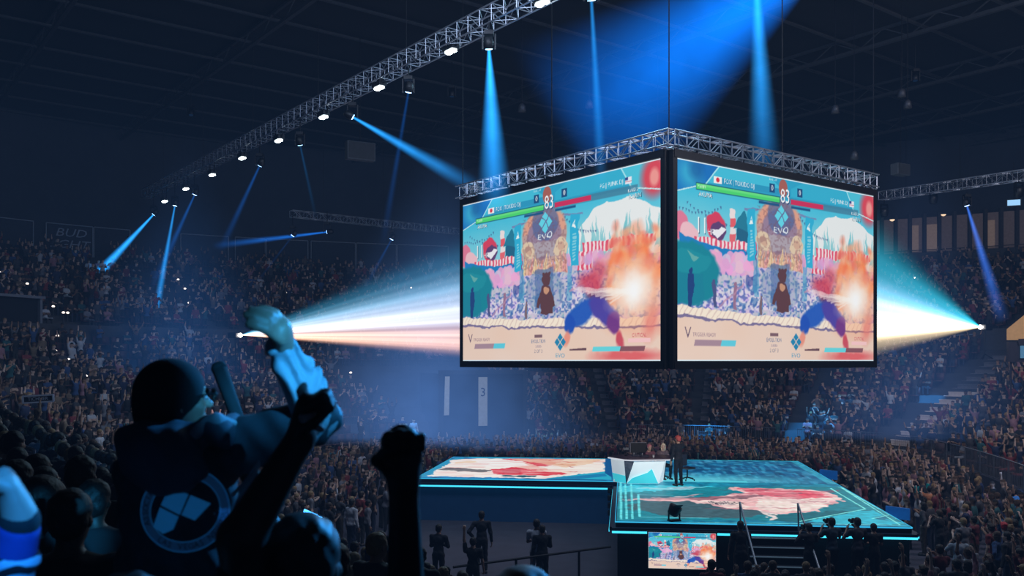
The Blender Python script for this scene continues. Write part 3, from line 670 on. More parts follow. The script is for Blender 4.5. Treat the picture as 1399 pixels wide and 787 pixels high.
def moving_head(apex, target, L, ang, col, strength, label, fall=1.2, edge=1.5, group=None, size=1.0, top=None, soft_in=False):
    apex = Vector(apex); target = Vector(target); d = (target-apex).normalized(); L = L or (target-apex).length
    r = empty('moving_head_light', apex, 0, label, 'stage light', group)
    q = d.to_track_quat('Z', 'Y'); R = q.to_matrix(); s = size
    MB().lathe((0, 0, 0), [(.05*s, -.42*s), (.15*s, -.38*s), (.19*s, -.2*s), (.17*s, -.02*s), (.15*s, 0)], 16, R=R).build('head', M_housing, r, True)
    MB().lathe((0, 0, 0), [(.13*s, 0.0), (.12*s, .02*s), (.05*s, .03*s)], 16, R=R).build('lens', (emit('lens_%d' % int(col[0]*99), (col[0]*.6+.3, col[1]*.6+.4, 1), 9) if not soft_in else emit('lens_dim', (.1, .3, .8), .05)), r, True)
    zz = .55*s
    MB().box((0, 0, zz), (.34*s, .34*s, .14*s)).box((-.22*s, 0, zz-.3*s), (.05*s, .12*s, .55*s)).box((.22*s, 0, zz-.3*s), (.05*s, .12*s, .55*s)).build('yoke', M_housing, r)
    tp = (top.z-apex.z) if top is not None else zz+.3
    MB().bar((0, 0, zz), (0, 0, max(zz+.15, tp)), .03*s).build('clamp', M_black, r)
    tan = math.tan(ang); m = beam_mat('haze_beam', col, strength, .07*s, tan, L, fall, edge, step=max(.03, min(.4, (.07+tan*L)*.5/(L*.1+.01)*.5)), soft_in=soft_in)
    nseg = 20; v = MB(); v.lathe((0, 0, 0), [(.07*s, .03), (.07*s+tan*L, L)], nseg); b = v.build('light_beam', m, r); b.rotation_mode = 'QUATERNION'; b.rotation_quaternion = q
    return r
BL = (.01, .22, 1.0); CY = (.02, .35, 1.0)
def on_truss(px, py): b = truss_at(px); return P(px, py, b.y), b
def deg(a): return math.radians(a)
lst = [  # pixel of lamp, pixel the beam points at, degrees, strength, label
    ((210, 293), (45, 470), 3.9, 3.2, 'moving head with a strong blue beam slanting down to the far left crowd', CY, .55),
    ((239, 281), (200, 500), 2.2, 1.5, 'moving head with a slim blue beam pointing down, left end of truss', CY, .5),
    ((266, 266), (205, 400), 3.0, .5, 'moving head with a faint blue beam, third from the left end', BL, 1.0),
    ((355, 226), (300, 345), 2.7, .4, 'moving head with a faint blue beam above the capped spectator', BL, 1.0),
    ((410, 198), (432, 300), 1.4, .16, 'moving head with a thin faint beam above the short truss end', CY, 1.0),
    ((482, 160), (660, 262), 4.6, 2.6, 'moving head with a bright blue beam slanting right toward the cube', CY, 1.1),
    ((558, 126), (522, 340), 1.6, .25, 'moving head with a thin faint beam left of the vertical beam', BL, 1.0),
    ((668, 67), (677, 290), 7.6, 4.2, 'moving head with a thick bright vertical beam over the cube', CY, 1.0)]
for (a, t, g, st, lab, col, fall) in lst:
    ap, b = on_truss(*a); tg = P(t[0], t[1], ap.y+(1.5 if a[0] > 300 else 0)); moving_head(ap, tg, None, deg(g), col, st, lab, fall=fall, top=b)
ap = P(808, 0, 27.5); moving_head(ap, P(822, 250, 30), None, deg(2.2), CY, 1.0, 'moving head with a narrow blue beam at the top centre edge', fall=.8, top=Vector((0, 0, 18)))
ap = P(1032, -60, 36); moving_head(ap, P(1045, 240, 38), None, deg(5.2), CY, 2.6, 'moving head above the frame with a vertical beam right of centre', fall=.9, top=Vector((0, 0, 23)))
ap = P(1175, -110, 38); moving_head(ap, P(770, 190, 38.5), 15, deg(17), (.0, .2, 1.0), 2.6, 'wide flood head above the frame washing blue haze leftwards', fall=.75, edge=1.1, top=Vector((0, 0, 23)))
ap = P(447, 317, 60); moving_head(ap, P(290, 336, 60), None, deg(2.3), BL, 1.4, 'moving head beside the short truss with a flat beam pointing left', fall=1, top=Vector((0, 0, 16)))
ap = P(535, 327, 63); moving_head(ap, P(495, 400, 63), None, deg(3), BL, .22, 'moving head under the short truss with a faint slanting beam', top=Vector((0, 0, 15.6)))
ap = P(1321, 281, 51); moving_head(ap, P(1370, 440, 51), None, deg(4.2), (.06, .22, 1.0), 1.5, 'moving head under the right truss with a violet blue beam', fall=.8, top=Vector((0, 0, 15.6)))
ap = P(400, 322, 60); moving_head(ap, P(340, 400, 60), None, deg(.9), BL, .1, 'moving head with a hair thin faint beam left of the short truss', top=Vector((0, 0, 16)))
moving_head((-3.5, 53, 21.5), (-4.5, 52, 1.5), None, deg(29), (.13, .32, .85), 1.25, 'dim wide wash head over the far floor between tunnel mouth and cube', fall=.15, edge=1.3, soft_in=True, top=Vector((0, 0, 23.5)))  # invented head: its glowing volume brightens the haze behind the stage
moving_head((-20, 57, 21.5), (-19, 52, 4), None, deg(24), (.05, .22, .7), .5, 'dim wide wash head over the far left stand', fall=.15, edge=1.3, soft_in=True, top=Vector((0, 0, 23.5)))  # second invented head, added to lift the haze at far left
moving_head((22, 50, 21.5), (21, 48, 2), None, deg(22), (.1, .25, .7), .45, 'dim wide wash head over the right stand stairs', fall=.15, edge=1.3, soft_in=True, top=Vector((0, 0, 23.5)))  # third invented head, added to lift the haze at the right
# dark unlit fixtures on the right truss and small roof fixtures
for px, py, Y in ((1275, 272, 53), (1208, 290, 55.5), (1392, 262, 47.5)):
    p = P(px, py, Y); r = empty('stage_light', p, .4, 'dark unlit stage light hanging from the right truss, '+('left' if px < 1250 else 'middle' if px < 1350 else 'right')+' one', 'stage light')
    MB().lathe((0, 0, 0), [(.1, -.3), (.2, -.25), (.26, .1), (.2, .25)], 14).build('head', M_housing, r, True); MB().box((0, 0, .45), (.5, .12, .08)).box((-.26, 0, .2), (.04, .1, .5)).box((.26, 0, .2), (.04, .1, .5)).bar((0, 0, .45), (0, 0, .9), .03).build('yoke', M_black, r)
r = empty('score_panel', P(1385, 277, 50), -.4, 'small bright pale blue panel light hanging at the right edge', 'panel'); MB().box((0, 0, 0), (.7, .08, .36)).build('housing', M_housing, r); MB().box((0, -.06, 0), (.62, .03, .3)).build('panel', emit('pale_blue', (.35, .65, 1), 1.4), r); MB().bar((0, 0, .18), (0, 0, 2.2), .02).build('cable', M_black, r)
for i, (px, py) in enumerate([(805, 145), (1141, 152), (1232, 130), (1240, 145), (713, 150), (1167, 215)]):
    p = P(px, py, 44); r = empty('roof_floodlight', p, i, 'small grey roof floodlight, '+['left of the wide haze', 'right of the tall beam', 'upper of the right pair', 'lower of the right pair', 'right of the thick vertical beam', 'above the cube right end'][i], 'light')
    MB().lathe((0, 0, 0), [(.08, .3), (.16, .2), (.2, -.1)], 12).build('housing', mat('roof_fixture', (.05, .055, .065), .5, .3), r, True); MB().bar((0, 0, .3), (0, 0, 23.9-p.z), .02).build('stem', M_black, r)
for i, (px, py, w) in enumerate([(492, 207, 1.6), (1230, 232, 1.0)]):
    p = P(px, py, 50); r = empty('hanging_speaker', p, .5, 'dark square panel speaker hanging '+['left of the thick vertical beam', 'above the right truss'][i], 'speaker'); MB().box((0, 0, 0), (w, .5, w*.62)).build('cabinet', mat('speaker_cab', (.07, .08, .09), .7), r, bevel=.03); MB().box((0, -.27, 0), (w*.9, .03, w*.54)).build('grille', mat('speaker_grille', (.04, .045, .05), .8), r); MB().bar((0, 0, w*.3), (0, 0, 23.9-p.z), .02).build('cable', M_black, r)
# ================================================================ projectors and their beams
def proj_beam(apex, corners, label, flip):
    apex = Vector(apex); ctr = sum(corners, Vector())/4; d = (ctr-apex).normalized()
    r = empty('video_projector', apex, math.atan2(d.y, d.x), label, 'projector'); Rz = Matrix.Rotation(-math.atan2(d.y, d.x), 3, 'Z')
    MB().box((-.45, 0, 0), (.8, .6, .35)).build('housing', M_housing, r, bevel=.04)
    MB().bar((-.05, 0, 0), (.06, 0, 0), .1, .13, seg=14).build('lens', emit('proj_lens', (1, .93, .85), 30), r)
    MB().bar((-.45, 0, -.2), (-.45, 0, -1.6), .04).bar((-.45, 0, -1.6), (-.9, .3, -1.9), .03).bar((-.45, 0, -1.6), (-.9, -.3, -1.9), .03).bar((-.45, 0, -1.6), (0, 0, -1.9), .03).build('stand', M_black, r)
    cs = [Rz @ (c-apex) for c in corners]; X1 = sum(c.x for c in cs)/4
    m = MB(); m.v = [(0.02, .02, .02), (.02, -.02, .02), (.02, -.02, -.02), (.02, .02, -.02)]+[tuple(c) for c in cs]
    # corners ordered: (+y top),( -y top),(-y bottom),(+y bottom)
    m.f = [(0, 1, 2, 3), (7, 6, 5, 4), (0, 4, 5, 1), (1, 5, 6, 2), (2, 6, 7, 3), (3, 7, 4, 0)]
    mt_ = bpy.data.materials.new('projector_haze'); mt_.use_nodes = True; nt = mt_.node_tree; nt.nodes.clear(); N = nt.nodes.new; K = nt.links.new
    out = N('ShaderNodeOutputMaterial'); e = N('ShaderNodeEmission'); tc = N('ShaderNodeTexCoord'); sp = N('ShaderNodeSeparateXYZ'); K(tc.outputs['Object'], sp.inputs[0])
    def ma(op, a, b=None, clamp=False):
        n = N('ShaderNodeMath'); n.operation = op; n.use_clamp = clamp
        for i, x in enumerate((a, b)):
            if x is None: continue
            if isinstance(x, (int, float)): n.inputs[i].default_value = x
            else: K(x, n.inputs[i])
        return n.outputs[0]
    x, y, z = sp.outputs; el = ma('DIVIDE', z, x)
    zb = cs[2].z/cs[2].x; ztp = cs[0].z/cs[0].x; v = ma('DIVIDE', ma('SUBTRACT', el, zb), ztp-zb, True); w = ma('DIVIDE', y, x)
    rp = N('ShaderNodeValToRGB'); K(v, rp.inputs[0]); E = rp.color_ramp.elements
    stops = [(0, rgb(225, 165, 130)), (.22, rgb(245, 205, 185)), (.30, rgb(150, 120, 130)), (.34, rgb(235, 235, 240)), (.5, rgb(200, 205, 225)), (.66, rgb(120, 165, 190)), (.8, rgb(60, 150, 190)), (1, rgb(25, 95, 135))] if not flip else [(0, rgb(215, 190, 140)), (.2, rgb(240, 215, 180)), (.38, rgb(240, 235, 240)), (.5, rgb(150, 160, 195)), (.58, rgb(70, 175, 205)), (.85, rgb(20, 165, 190)), (1, rgb(10, 110, 140))]
    E[0].position = 0; E[0].color = (*stops[0][1], 1); E[1].position = 1; E[1].color = (*stops[-1][1], 1)
    for p_, c_ in stops[1:-1]: q = E.new(p_); q.color = (*c_, 1)
    cx = N('ShaderNodeCombineXYZ'); K(ma('MULTIPLY', el, 60), cx.inputs[0]); K(ma('MULTIPLY', w, 7), cx.inputs[1]); ns = N('ShaderNodeTexNoise'); ns.inputs['Scale'].default_value = 1.0; ns.inputs['Detail'].default_value = 1.5; K(cx.outputs[0], ns.inputs['Vector'])
    n_ = ma('POWER', ma('MULTIPLY', ns.outputs['Fac'], 1.75), 2.2)
    fall = ma('DIVIDE', 1.0, ma('ADD', ma('MULTIPLY', x, PB[1]), PB[2]))
    fall = ma('MULTIPLY', fall, ma('ADD', 1.0, ma('DIVIDE', 8.0, ma('ADD', x, 1.5))))
    edge = ma('MULTIPLY', v, 14, True)
    e2 = ma('MULTIPLY', ma('SUBTRACT', 1, v), 3.2, True)
    K(rp.outputs[0], e.inputs[0]); K(ma('MULTIPLY', ma('MULTIPLY', ma('MULTIPLY', n_, fall), ma('MULTIPLY', edge, e2)), PB[0]), e.inputs[1]); K(e.outputs[0], out.inputs['Volume']); mt_.cycles.volume_step_rate = .06
    bo = m.build('light_beam', mt_, r); bm = bmesh.new(); bm.from_mesh(bo.data); bmesh.ops.recalc_face_normals(bm, faces=bm.faces[:]); bm.to_mesh(bo.data); bm.free()
gpt = lambda base, z: Vector((base.x, base.y, z))
W = CO; zT = 6.2+HH
wl = W+pLL; wb = W+pB; wr = W+pRR
PB = (.23, .10, .02)
apL = P(328, 458, 57)
cL = [wb, wl]   # +y side of a ray heading to the cube from the far left
def order(apex, a, b):
    d = ((a+b)/2-apex); s = d.x*(a-apex).y-d.y*(a-apex).x; return (a, b) if s > 0 else (b, a)
a, b = order(apL, wl, wb); proj_beam(apL, [gpt(a, zT), gpt(b, zT), gpt(b, 6.25), gpt(a, 6.25)], 'video projector on the far left stand whose pale beam crosses behind the raised arm', False)
PB = (.32, .14, .02)
apR = P(1340, 447, 54.8); a, b = order(apR, wb, wr); proj_beam(apR, [gpt(a, zT), gpt(b, zT), gpt(b, 6.25), gpt(a, 6.25)], 'video projector on the right stand whose teal and cream beam hits the cube', True)
# ================================================================ stage
J = Vector((4.0, 34.7, 1.65)); a7 = math.radians(7); SR = Vector((math.cos(a7), -math.sin(a7), 0)); SF = Vector((math.sin(a7), math.cos(a7), 0))
def deck_uv(px, py):                     # picture point on the deck plane -> stage coordinates
    p = PZ(px, py, 1.65)-J; return (p.dot(SR), p.dot(SF))
def SP(u, v, z=0): return J+SR*u+SF*v+Vector((0, 0, z))
TILES = [('stage_platform', -7.8, 0, 0, 7.9, 'rear left stage platform showing a white and red picture on its LED floor'),
         ('stage_platform', 0, 0, 8.05, 7.9, 'rear right stage platform with a blurred blue LED floor behind the desk'),
         ('stage_platform', 0, -8.75, 8.05, 0, 'front stage platform with teal frames and a pink streak on its LED floor')]
M_led = attr_emit('led_floor', 1.05, .35)
def tile_canvas(i, u0, v0, u1, v1):
    c = Canvas(760, 760, (10, 70, 110)); rs = random.Random(i); W_, H_ = u1-u0, v1-v0
    def q(px, py): a, b = deck_uv(px, py); return ((a-u0)/W_, 1-(b-v0)/H_)
    Pq = lambda L, col, al=1: c.poly([q(*p) for p in L], col, al)
    n = vnoise(760, 760, 14, 30, i+3); n2 = vnoise(760, 760, 50, 22, i+8); n3 = vnoise(760, 760, 9, 60, i+11)
    if i == 0:
        c.a[:] = np.array((20, 120, 175))/255; c.mul(n, .3)
        z = lambda x, y: (560+x*300/1399, 610+y*120/560)
        Z = lambda L, col, al=1: Pq([z(*p) for p in L], col, al)
        Z([(50, 200), (215, 88), (330, 68), (345, 68), (110, 196)], (30, 150, 190)); Z([(60, 204), (600, 210), (860, 205), (1290, 214), (1240, 222), (60, 218)], (10, 90, 150))
        Z([(110, 190), (270, 86), (420, 76), (1250, 80), (1245, 160), (860, 205), (110, 192)], (250, 244, 236))
        Z([(600, 78), (1000, 78), (940, 110), (830, 130), (960, 168), (1000, 178), (880, 187), (560, 182), (500, 150), (640, 135), (760, 100), (600, 84)], (225, 45, 60), .95)
        Z([(640, 80), (1240, 82), (1150, 110), (980, 135), (900, 120)], (245, 205, 170), .8); Z([(700, 90), (900, 150), (1040, 160), (1010, 172), (820, 158), (640, 128)], (250, 225, 205), .8)
        Z([(400, 90), (560, 82), (720, 95), (760, 120), (640, 135), (520, 130), (430, 110)], (252, 250, 246))
        Z([(820, 82), (1000, 100), (1100, 98), (900, 92)], (215, 60, 60)); Z([(900, 110), (1060, 116), (1040, 122)], (220, 150, 110))
        Z([(200, 136), (370, 140), (500, 150), (490, 160), (400, 164), (300, 155), (190, 150)], (120, 115, 112)); Z([(200, 136), (320, 138), (360, 146), (200, 142)], (90, 70, 70))
        Z([(575, 184), (810, 188), (800, 196), (590, 195)], (40, 90, 105)); Z([(280, 100), (420, 92), (400, 104), (260, 112)], (245, 215, 180), .8)
        Z([(560, 150), (700, 142), (690, 176), (600, 172)], (190, 30, 50), .6); Z([(690, 150), (830, 145), (780, 175), (700, 178)], (240, 80, 90), .7)
        for k in range(14):
            x0 = 560+rs.random()*420; y0 = 100+70*rs.random(); Z([(x0, y0), (x0+110, y0+6), (x0+100, y0+9)], rs.choice([(170, 20, 40), (250, 180, 160), (255, 235, 225)]), .6)
        c.warp(14, 5, 5); st = vnoise(760, 760, 90, 9, 71); c.blend((st > .68)*(c.a[..., 0] > .6), (230, 120, 110), .3); c.blend((st < .28)*(c.a[..., 0] > .6), (255, 250, 240), .5); c.blur(2)
        Z([(860, 205), (1245, 160), (1285, 165), (1290, 214)], (40, 175, 205)); Z([(900, 204), (1245, 172), (1260, 190), (1080, 208)], (20, 110, 170), .7)
        Z([(1250, 78), (1290, 78), (1295, 200), (1245, 170)], (15, 90, 150)); Z([(345, 66), (1250, 70), (1250, 80), (420, 76)], (50, 180, 210), .8)
        b = .012
    elif i == 1:
        c.a = np.stack([.03+.06*n, .26+.24*n, .42+.28*n], -1); c.blend((n3 > .62)*(n2 > .4), (70, 190, 225), .45); c.blend((n2 > .7), (120, 170, 220), .35); c.blend((n3 < .3), (10, 70, 120), .5)
        for k in range(6): c.line((.35+.1*k, .02), (.5+.1*k, .2), .006, (120, 235, 240), .5)
        c.rect(0, .0, 1, .03, (60, 200, 215), .6); c.rect(.96, 0, 1, 1, (60, 200, 220), .5); c.rect(0, .93, .6, 1, (70, 215, 230), .8)
        c.ell((.3, .9), (.45, .16), (110, 225, 240), .8, soft=.8)
    else:
        c.a = np.stack([.05+.05*n, .42+.2*n, .56+.18*n], -1)
        z = lambda x, y: (900+x*499/1399, 560+y*227/636)
        Z = lambda L, col, al=1: Pq([z(*p) for p in L], col, al)
        Y_ = lambda x, y: (680+x*320/1109, 560+y*227/787)
        # teal ground, dark green patches
        Z([(-260, 412), (-260, 300), (120, 294), (700, 294), (980, 445), (500, 424), (-200, 424)], (25, 135, 150), .85)
        Z([(-100, 352), (130, 342), (260, 330), (520, 345), (430, 400), (300, 418), (60, 412), (-120, 380)], (70, 95, 105), .9)
        Z([(420, 402), (660, 390), (800, 384), (560, 428), (430, 424)], (15, 105, 120), .9)
        Z([(560, 428), (800, 384), (960, 440), (700, 438)], (40, 190, 215), .9); Z([(820, 415), (880, 402), (900, 425)], (20, 120, 150))
        Z([(-260, 330), (-50, 322), (120, 338), (-40, 352), (-240, 356)], (60, 110, 130), .7)
        # long pink and cream streak
        Z([(285, 296), (420, 300), (560, 304), (640, 310), (690, 330), (700, 350), (640, 375), (560, 395), (450, 398), (330, 382), (230, 372), (110, 350), (-30, 348), (-150, 344), (40, 336), (200, 334), (320, 318), (280, 303)], (245, 190, 190))
        Z([(300, 298), (520, 305), (640, 330), (560, 340), (420, 332), (340, 316)], (225, 90, 110), .85); Z([(520, 308), (620, 312), (660, 335), (600, 350), (540, 336)], (235, 70, 95), .8)
        Z([(400, 345), (560, 340), (690, 335), (640, 372), (550, 392), (450, 394), (360, 372)], (253, 235, 225), .95); Z([(130, 345), (300, 352), (350, 378), (250, 372)], (250, 225, 215), .9)
        Z([(380, 385), (430, 392), (455, 420), (430, 422), (400, 398)], (240, 230, 225)); Z([(60, 336), (300, 328), (420, 322), (330, 340), (160, 345)], (120, 80, 95), .8); Z([(-130, 340), (60, 330), (160, 320), (60, 345)], (200, 150, 160), .7)
        for k in range(46):
            x0 = 150+rs.random()*480; y0 = 304+rs.random()*76; w_ = 40+60*rs.random(); Z([(x0, y0), (x0+w_, y0+3-6*rs.random()), (x0+w_*.8, y0+4)], rs.choice([(200, 60, 85), (255, 225, 220), (170, 90, 110), (240, 140, 150), (90, 80, 95)]), .5)
        for k in range(10): Z([(180+14*k, 352), (186+14*k, 352), (192+14*k, 362), (186+14*k, 362)], (60, 60, 75), .9)
        Z([(-270, 294), (-60, 290), (240, 292), (-20, 312), (-280, 322)], (60, 205, 225), .9); Z([(-100, 300), (200, 293), (60, 310)], (150, 225, 240), .8)
        # bright contour lines following the frame of the platform
        c.warp(16, 5, 5); st = vnoise(760, 760, 120, 7, 77); c.blend((st > .66)*(c.a[..., 0] > .5), (190, 120, 140), .35); c.blend((st < .3)*(c.a[..., 0] > .5), (255, 240, 235), .4); c.blur(2)
        L = [(150, 234, 255)]
        def poly_line(Ls, w=.008, col=(130, 240, 235)):
            qs = [q(*z(*p)) for p in Ls]
            for a_, b_ in zip(qs[:-1], qs[1:]): c.line(a_, b_, w, col)
        poly_line([(660, 300), (796, 380), (540, 428)]); poly_line([(690, 296), (700, 296), (960, 440)], .01); poly_line([(280, 294), (690, 297)], .007, (30, 60, 80)); poly_line([(700, 297), (930, 442), (-150, 428)], .006)
        poly_line([(820, 418), (890, 402)], .006)
        for a_, b_ in (((662, 400), (668, 508)), ((600, 352), (606, 518)), ((628, 350), (634, 518)), ((578, 345), (580, 520))):
            qs = [q(*Y_(*a_)), q(*Y_(*b_))]; c.line(qs[0], qs[1], .009, (110, 235, 240), .9)
        qs = [q(*Y_(660, 402)), q(*Y_(830, 405))]; c.line(qs[0], qs[1], .007, (110, 225, 240)); c.line(q(*Y_(668, 508)), q(*Y_(1000, 514)), .006, (110, 225, 240))
        c.mul(vnoise(760, 760, 60, 60, 4), .10)
    c.a = np.clip(c.a, 0, 1)
    return c
M_edge = emit('edge_led', rgb(70, 215, 250), 1.6); M_edge2 = emit('edge_led_soft', rgb(20, 120, 190), .55)
M_fas = mat('stage_fascia', (.01, .02, .05), .5, .1); M_skirt = mat('stage_skirt', (.008, .035, .09), .8, 0, .25, 2, emis=(.0, .05, .17), es=.13)  # skirt glows faintly by itself, standing in for blue light on it
M_skirtD = mat('stage_skirt_dark', (.008, .012, .02), .85)
for i, (nm, u0, v0, u1, v1, lab) in enumerate(TILES):
    r = empty(nm, SP((u0+u1)/2, (v0+v1)/2, -1.65), -a7, lab, 'stage'); hw = (u1-u0)/2; hd = (v1-v0)/2
    c = tile_canvas(i, u0, v0, u1, v1)
    me = canvas_mesh('led_floor', c, lambda U, V: np.stack([-hw+.03+(2*hw-.06)*U, hd-.03-(2*hd-.06)*V, np.full_like(U, 1.652)], -1), 340, 340); me.materials.append(M_led); link('led_floor', me, r)
    MB().box((0, 0, 1.56), (2*hw, 2*hd, .16)).build('deck', M_fas, r)
    e = MB(); t = .018
    for cc, s_ in (((0, -hd-.01, 1.63), (2*hw, .02, .035)), ((0, hd+.01, 1.63), (2*hw, .02, .035)), ((-hw-.01, 0, 1.63), (.02, 2*hd, .035)), ((hw+.01, 0, 1.63), (.02, 2*hd, .035))): e.box(cc, s_)
    e.build('edge_light', emit('edge_thin', rgb(60, 190, 240), 1.1), r)
    e = MB(); sides = {0: ('f', 'l', 'b'), 1: ('b', 'r'), 2: ('f', 'r', 'l')}[i]
    # projecting lower ledge with its bright strip
    ld = MB()
    for s_ in sides:
        if s_ == 'f': ld.box((0, -hd-.08, 1.43), (2*hw+.2, .2, .1)); e.box((0, -hd-.185, 1.37), (2*hw+.2, .02, .06))
        if s_ == 'b': ld.box((0, hd+.08, 1.43), (2*hw+.2, .2, .1)); e.box((0, hd+.185, 1.37), (2*hw+.2, .02, .06))
        if s_ == 'l': ld.box((-hw-.08, 0, 1.43), (.2, 2*hd, .1)); e.box((-hw-.185, 0, 1.37), (.02, 2*hd, .06))
        if s_ == 'r': ld.box((hw+.08, 0, 1.43), (.2, 2*hd, .1)); e.box((hw+.185, 0, 1.37), (.02, 2*hd, .06))
    ld.build('ledge', M_fas, r); e.build('ledge_light', M_edge, r)
    MB().box((0, 0, .68), (2*hw-.1, 2*hd-.1, 1.36)).build('skirt', M_skirt if i < 2 else M_skirtD, r)
# small display under the front platform
cv2 = Canvas(640, 360, (60, 185, 215)); game_picture(cv2)
fr = TILES[2]
pa = SP(0, -8.95, 0)
def front_u(px): # stage coordinate u on the front face plane for a picture column
    k = (px-CX)/F; p0 = SP(0, -8.75-.3, 0); s = (k*p0.y-p0.x)/(SR.x-k*SR.y); return s
ua, ub = front_u(886), front_u(978); zt_ = EYE-(727-HY)*SP(ua, -9.05).y/F; zb_ = EYE-(776-HY)*SP(ua, -9.05).y/F
r = empty('stage_monitor', SP(ua, -8.98, zb_-1.65), -a7, 'small bright screen under the front edge of the stage showing the game', 'screen')
me = canvas_mesh('display', cv2, lambda u, v: np.stack([u*(ub-ua), 0*u-.07, (1-v)*(zt_-zb_)], -1), 240, 135); me.materials.append(M_disp); link('display', me, r)
MB().box(((ub-ua)/2, 0, (zt_-zb_)/2), (ub-ua+.08, .12, zt_-zb_+.08)).build('frame', M_housing, r); MB().box((.2, 0, -.25), (.06, .06, .5)).box((ub-ua-.2, 0, -.25), (.06, .06, .5)).build('stand', M_black, r)
# stairs at the front edge with leaning handrails
us0, us1 = front_u(1020), front_u(1100)
r = empty('stage_stairs', SP(us0, -8.95, -1.65), -a7, 'dark steps up to the front of the stage between two pale handrails', 'stairs')
w_ = us1-us0; m = MB(); n_ = MB()
for k in range(7): m.box((w_/2, -.14-.27*k, (1.35-.2*k)/2), (w_, .28, 1.35-.2*k)); n_.box((w_/2, -.28-.27*k, 1.35-.2*k), (w_, .03, .025))
m.build('treads', M_skirtD, r); n_.build('nosing', mat('stair_nosing', (.18, .25, .32), .6, emis=(.3, .5, .7), es=.12), r)
for x in (0, w_): MB().bar((x-.15, .15, 2.25), (x+.07, -1.75, .78), .028).bar((x-.15, .15, 2.25), (x-.13, .1, 1.4), .025).bar((x+.07, -1.75, .78), (x+.07, -1.75, .1), .025).build('handrail', mat('pale_rail', (.35, .4, .45), .4, .6), r)
# small wedge lamp on the stage edge
p = SP(*deck_uv(921, 712)); r = empty('stage_spotlight', p, .3, 'small black spotlight standing on the front stage edge beside the game screen', 'stage light')
Rr = Matrix.Rotation(.5, 3, 'Y'); MB().lathe((0, 0, .3), [(.09, -.16), (.15, -.12), (.19, .1), (.17, .16)], 14, R=Rr).build('head', M_housing, r, True)
MB().box((0, 0, .02), (.34, .22, .04)).box((-.17, 0, .17), (.03, .05, .3)).box((.17, 0, .17), (.03, .05, .3)).build('yoke', M_black, r); MB().quad((-.1, -.18, .4), (.1, -.18, .4), (.14, -.3, .5), (-.14, -.3, .5)).build('barn_door', M_black, r)
for px, py, lab in ((830, 657, 'inner corner beside the desk'), ):
    p = SP(*deck_uv(px, py)); r = empty('fixture_stack', SP(-.25, -.35, -1.65), -a7, 'stack of small stage fixtures at the '+lab, 'stage light')
    MB().bar((0, 0, 0), (0, 0, 1.5), .04).build('post', M_black, r)
    for k in range(4): MB().box((0, -.06, .5+.28*k), (.26, .2, .2)).build('lamp_box', M_housing, r, bevel=.02)
for px0, py0, px1, py1, lab in ((1118, 637, 1146, 660, 'rear'), (1213, 690, 1240, 712, 'front')):
    # low blue panels standing beside the right stage edge
    p = P((px0+px1)/2, (py0+py1)/2, {'rear': 36.6, 'front': 28.0}[lab]); r = empty('floor_panel', p, math.radians(-50), lab+' low blue glowing panel beside the right stage edge', 'panel')
    MB().box((0, 0, 0), (.75, .06, .36)).build('panel', mat('blue_panel', (.02, .14, .45), .5, emis=(.01, .14, .55), es=.22), r); MB().bar((0, .05, -.2), (0, .05, -p.z+.03), .03).box((0, .05, -p.z+.02), (.5, .5, .04)).build('stand', M_black, r)
# commentators' desk
dr = empty('caster_desk', SP(*deck_uv(838, 658)), 0, 'white faceted broadcast desk with a dark top on the stage', 'desk')
def DL(px, py, Y): q = P(px, py, Y); return q-dr.location
Yf = dr.location.y
# footprint in metres: narrow left facet, wide front facet, open right end
ft = [(0, 0), (.36, -.55), (.52, -.62), (1.62, -.55), (1.9, .15), (1.4, .55), (.3, .5)]
top = [(-.18, .08), (.33, -.78), (.6, -.9), (2.0, -.72), (2.35, .1), (1.9, .75), (.2, .7)]
HT = .97
def facet(m, a, b, za=0, zb=HT-.08): m.quad((*a, za), (*b, za), (*b, zb), (*a, zb))
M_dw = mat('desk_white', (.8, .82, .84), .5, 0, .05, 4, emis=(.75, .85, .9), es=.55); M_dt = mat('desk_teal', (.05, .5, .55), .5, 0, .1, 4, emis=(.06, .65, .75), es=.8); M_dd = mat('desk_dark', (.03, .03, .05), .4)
tp_ = lambda p, k, zz: (p[0]*1.0+(p[0]-.95)*.14*k, p[1]-.12*k, zz)
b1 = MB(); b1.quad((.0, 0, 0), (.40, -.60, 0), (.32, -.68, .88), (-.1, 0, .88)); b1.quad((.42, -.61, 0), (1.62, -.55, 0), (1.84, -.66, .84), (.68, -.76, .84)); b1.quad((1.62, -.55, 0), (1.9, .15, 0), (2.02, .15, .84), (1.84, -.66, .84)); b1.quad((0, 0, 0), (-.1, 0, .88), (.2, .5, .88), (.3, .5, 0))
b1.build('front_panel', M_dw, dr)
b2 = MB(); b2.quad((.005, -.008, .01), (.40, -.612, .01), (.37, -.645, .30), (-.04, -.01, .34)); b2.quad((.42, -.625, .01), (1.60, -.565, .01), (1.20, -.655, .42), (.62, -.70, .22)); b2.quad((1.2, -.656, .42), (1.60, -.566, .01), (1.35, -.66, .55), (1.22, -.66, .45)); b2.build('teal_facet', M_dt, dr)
MB().quad((.40, -.605, 0), (.42, -.605, 0), (.68, -.755, .84), (.32, -.68, .88)).build('dark_facet', mat('desk_pattern', (.12, .12, .17), .5, 0, .7, 12), dr)
MB().prism(top, HT-.06, HT-.02).build('desk_top', mat('desk_top', (.10, .06, .08), .4), dr); MB().prism([(x*1.02-.02, y*1.02) for x, y in top], HT-.10, HT-.055).build('desk_rim', emit('rim_white', (.8, .85, .95), .9), dr)
def on_desk(x, y): return dr.location+Vector((x, y, HT-.02))
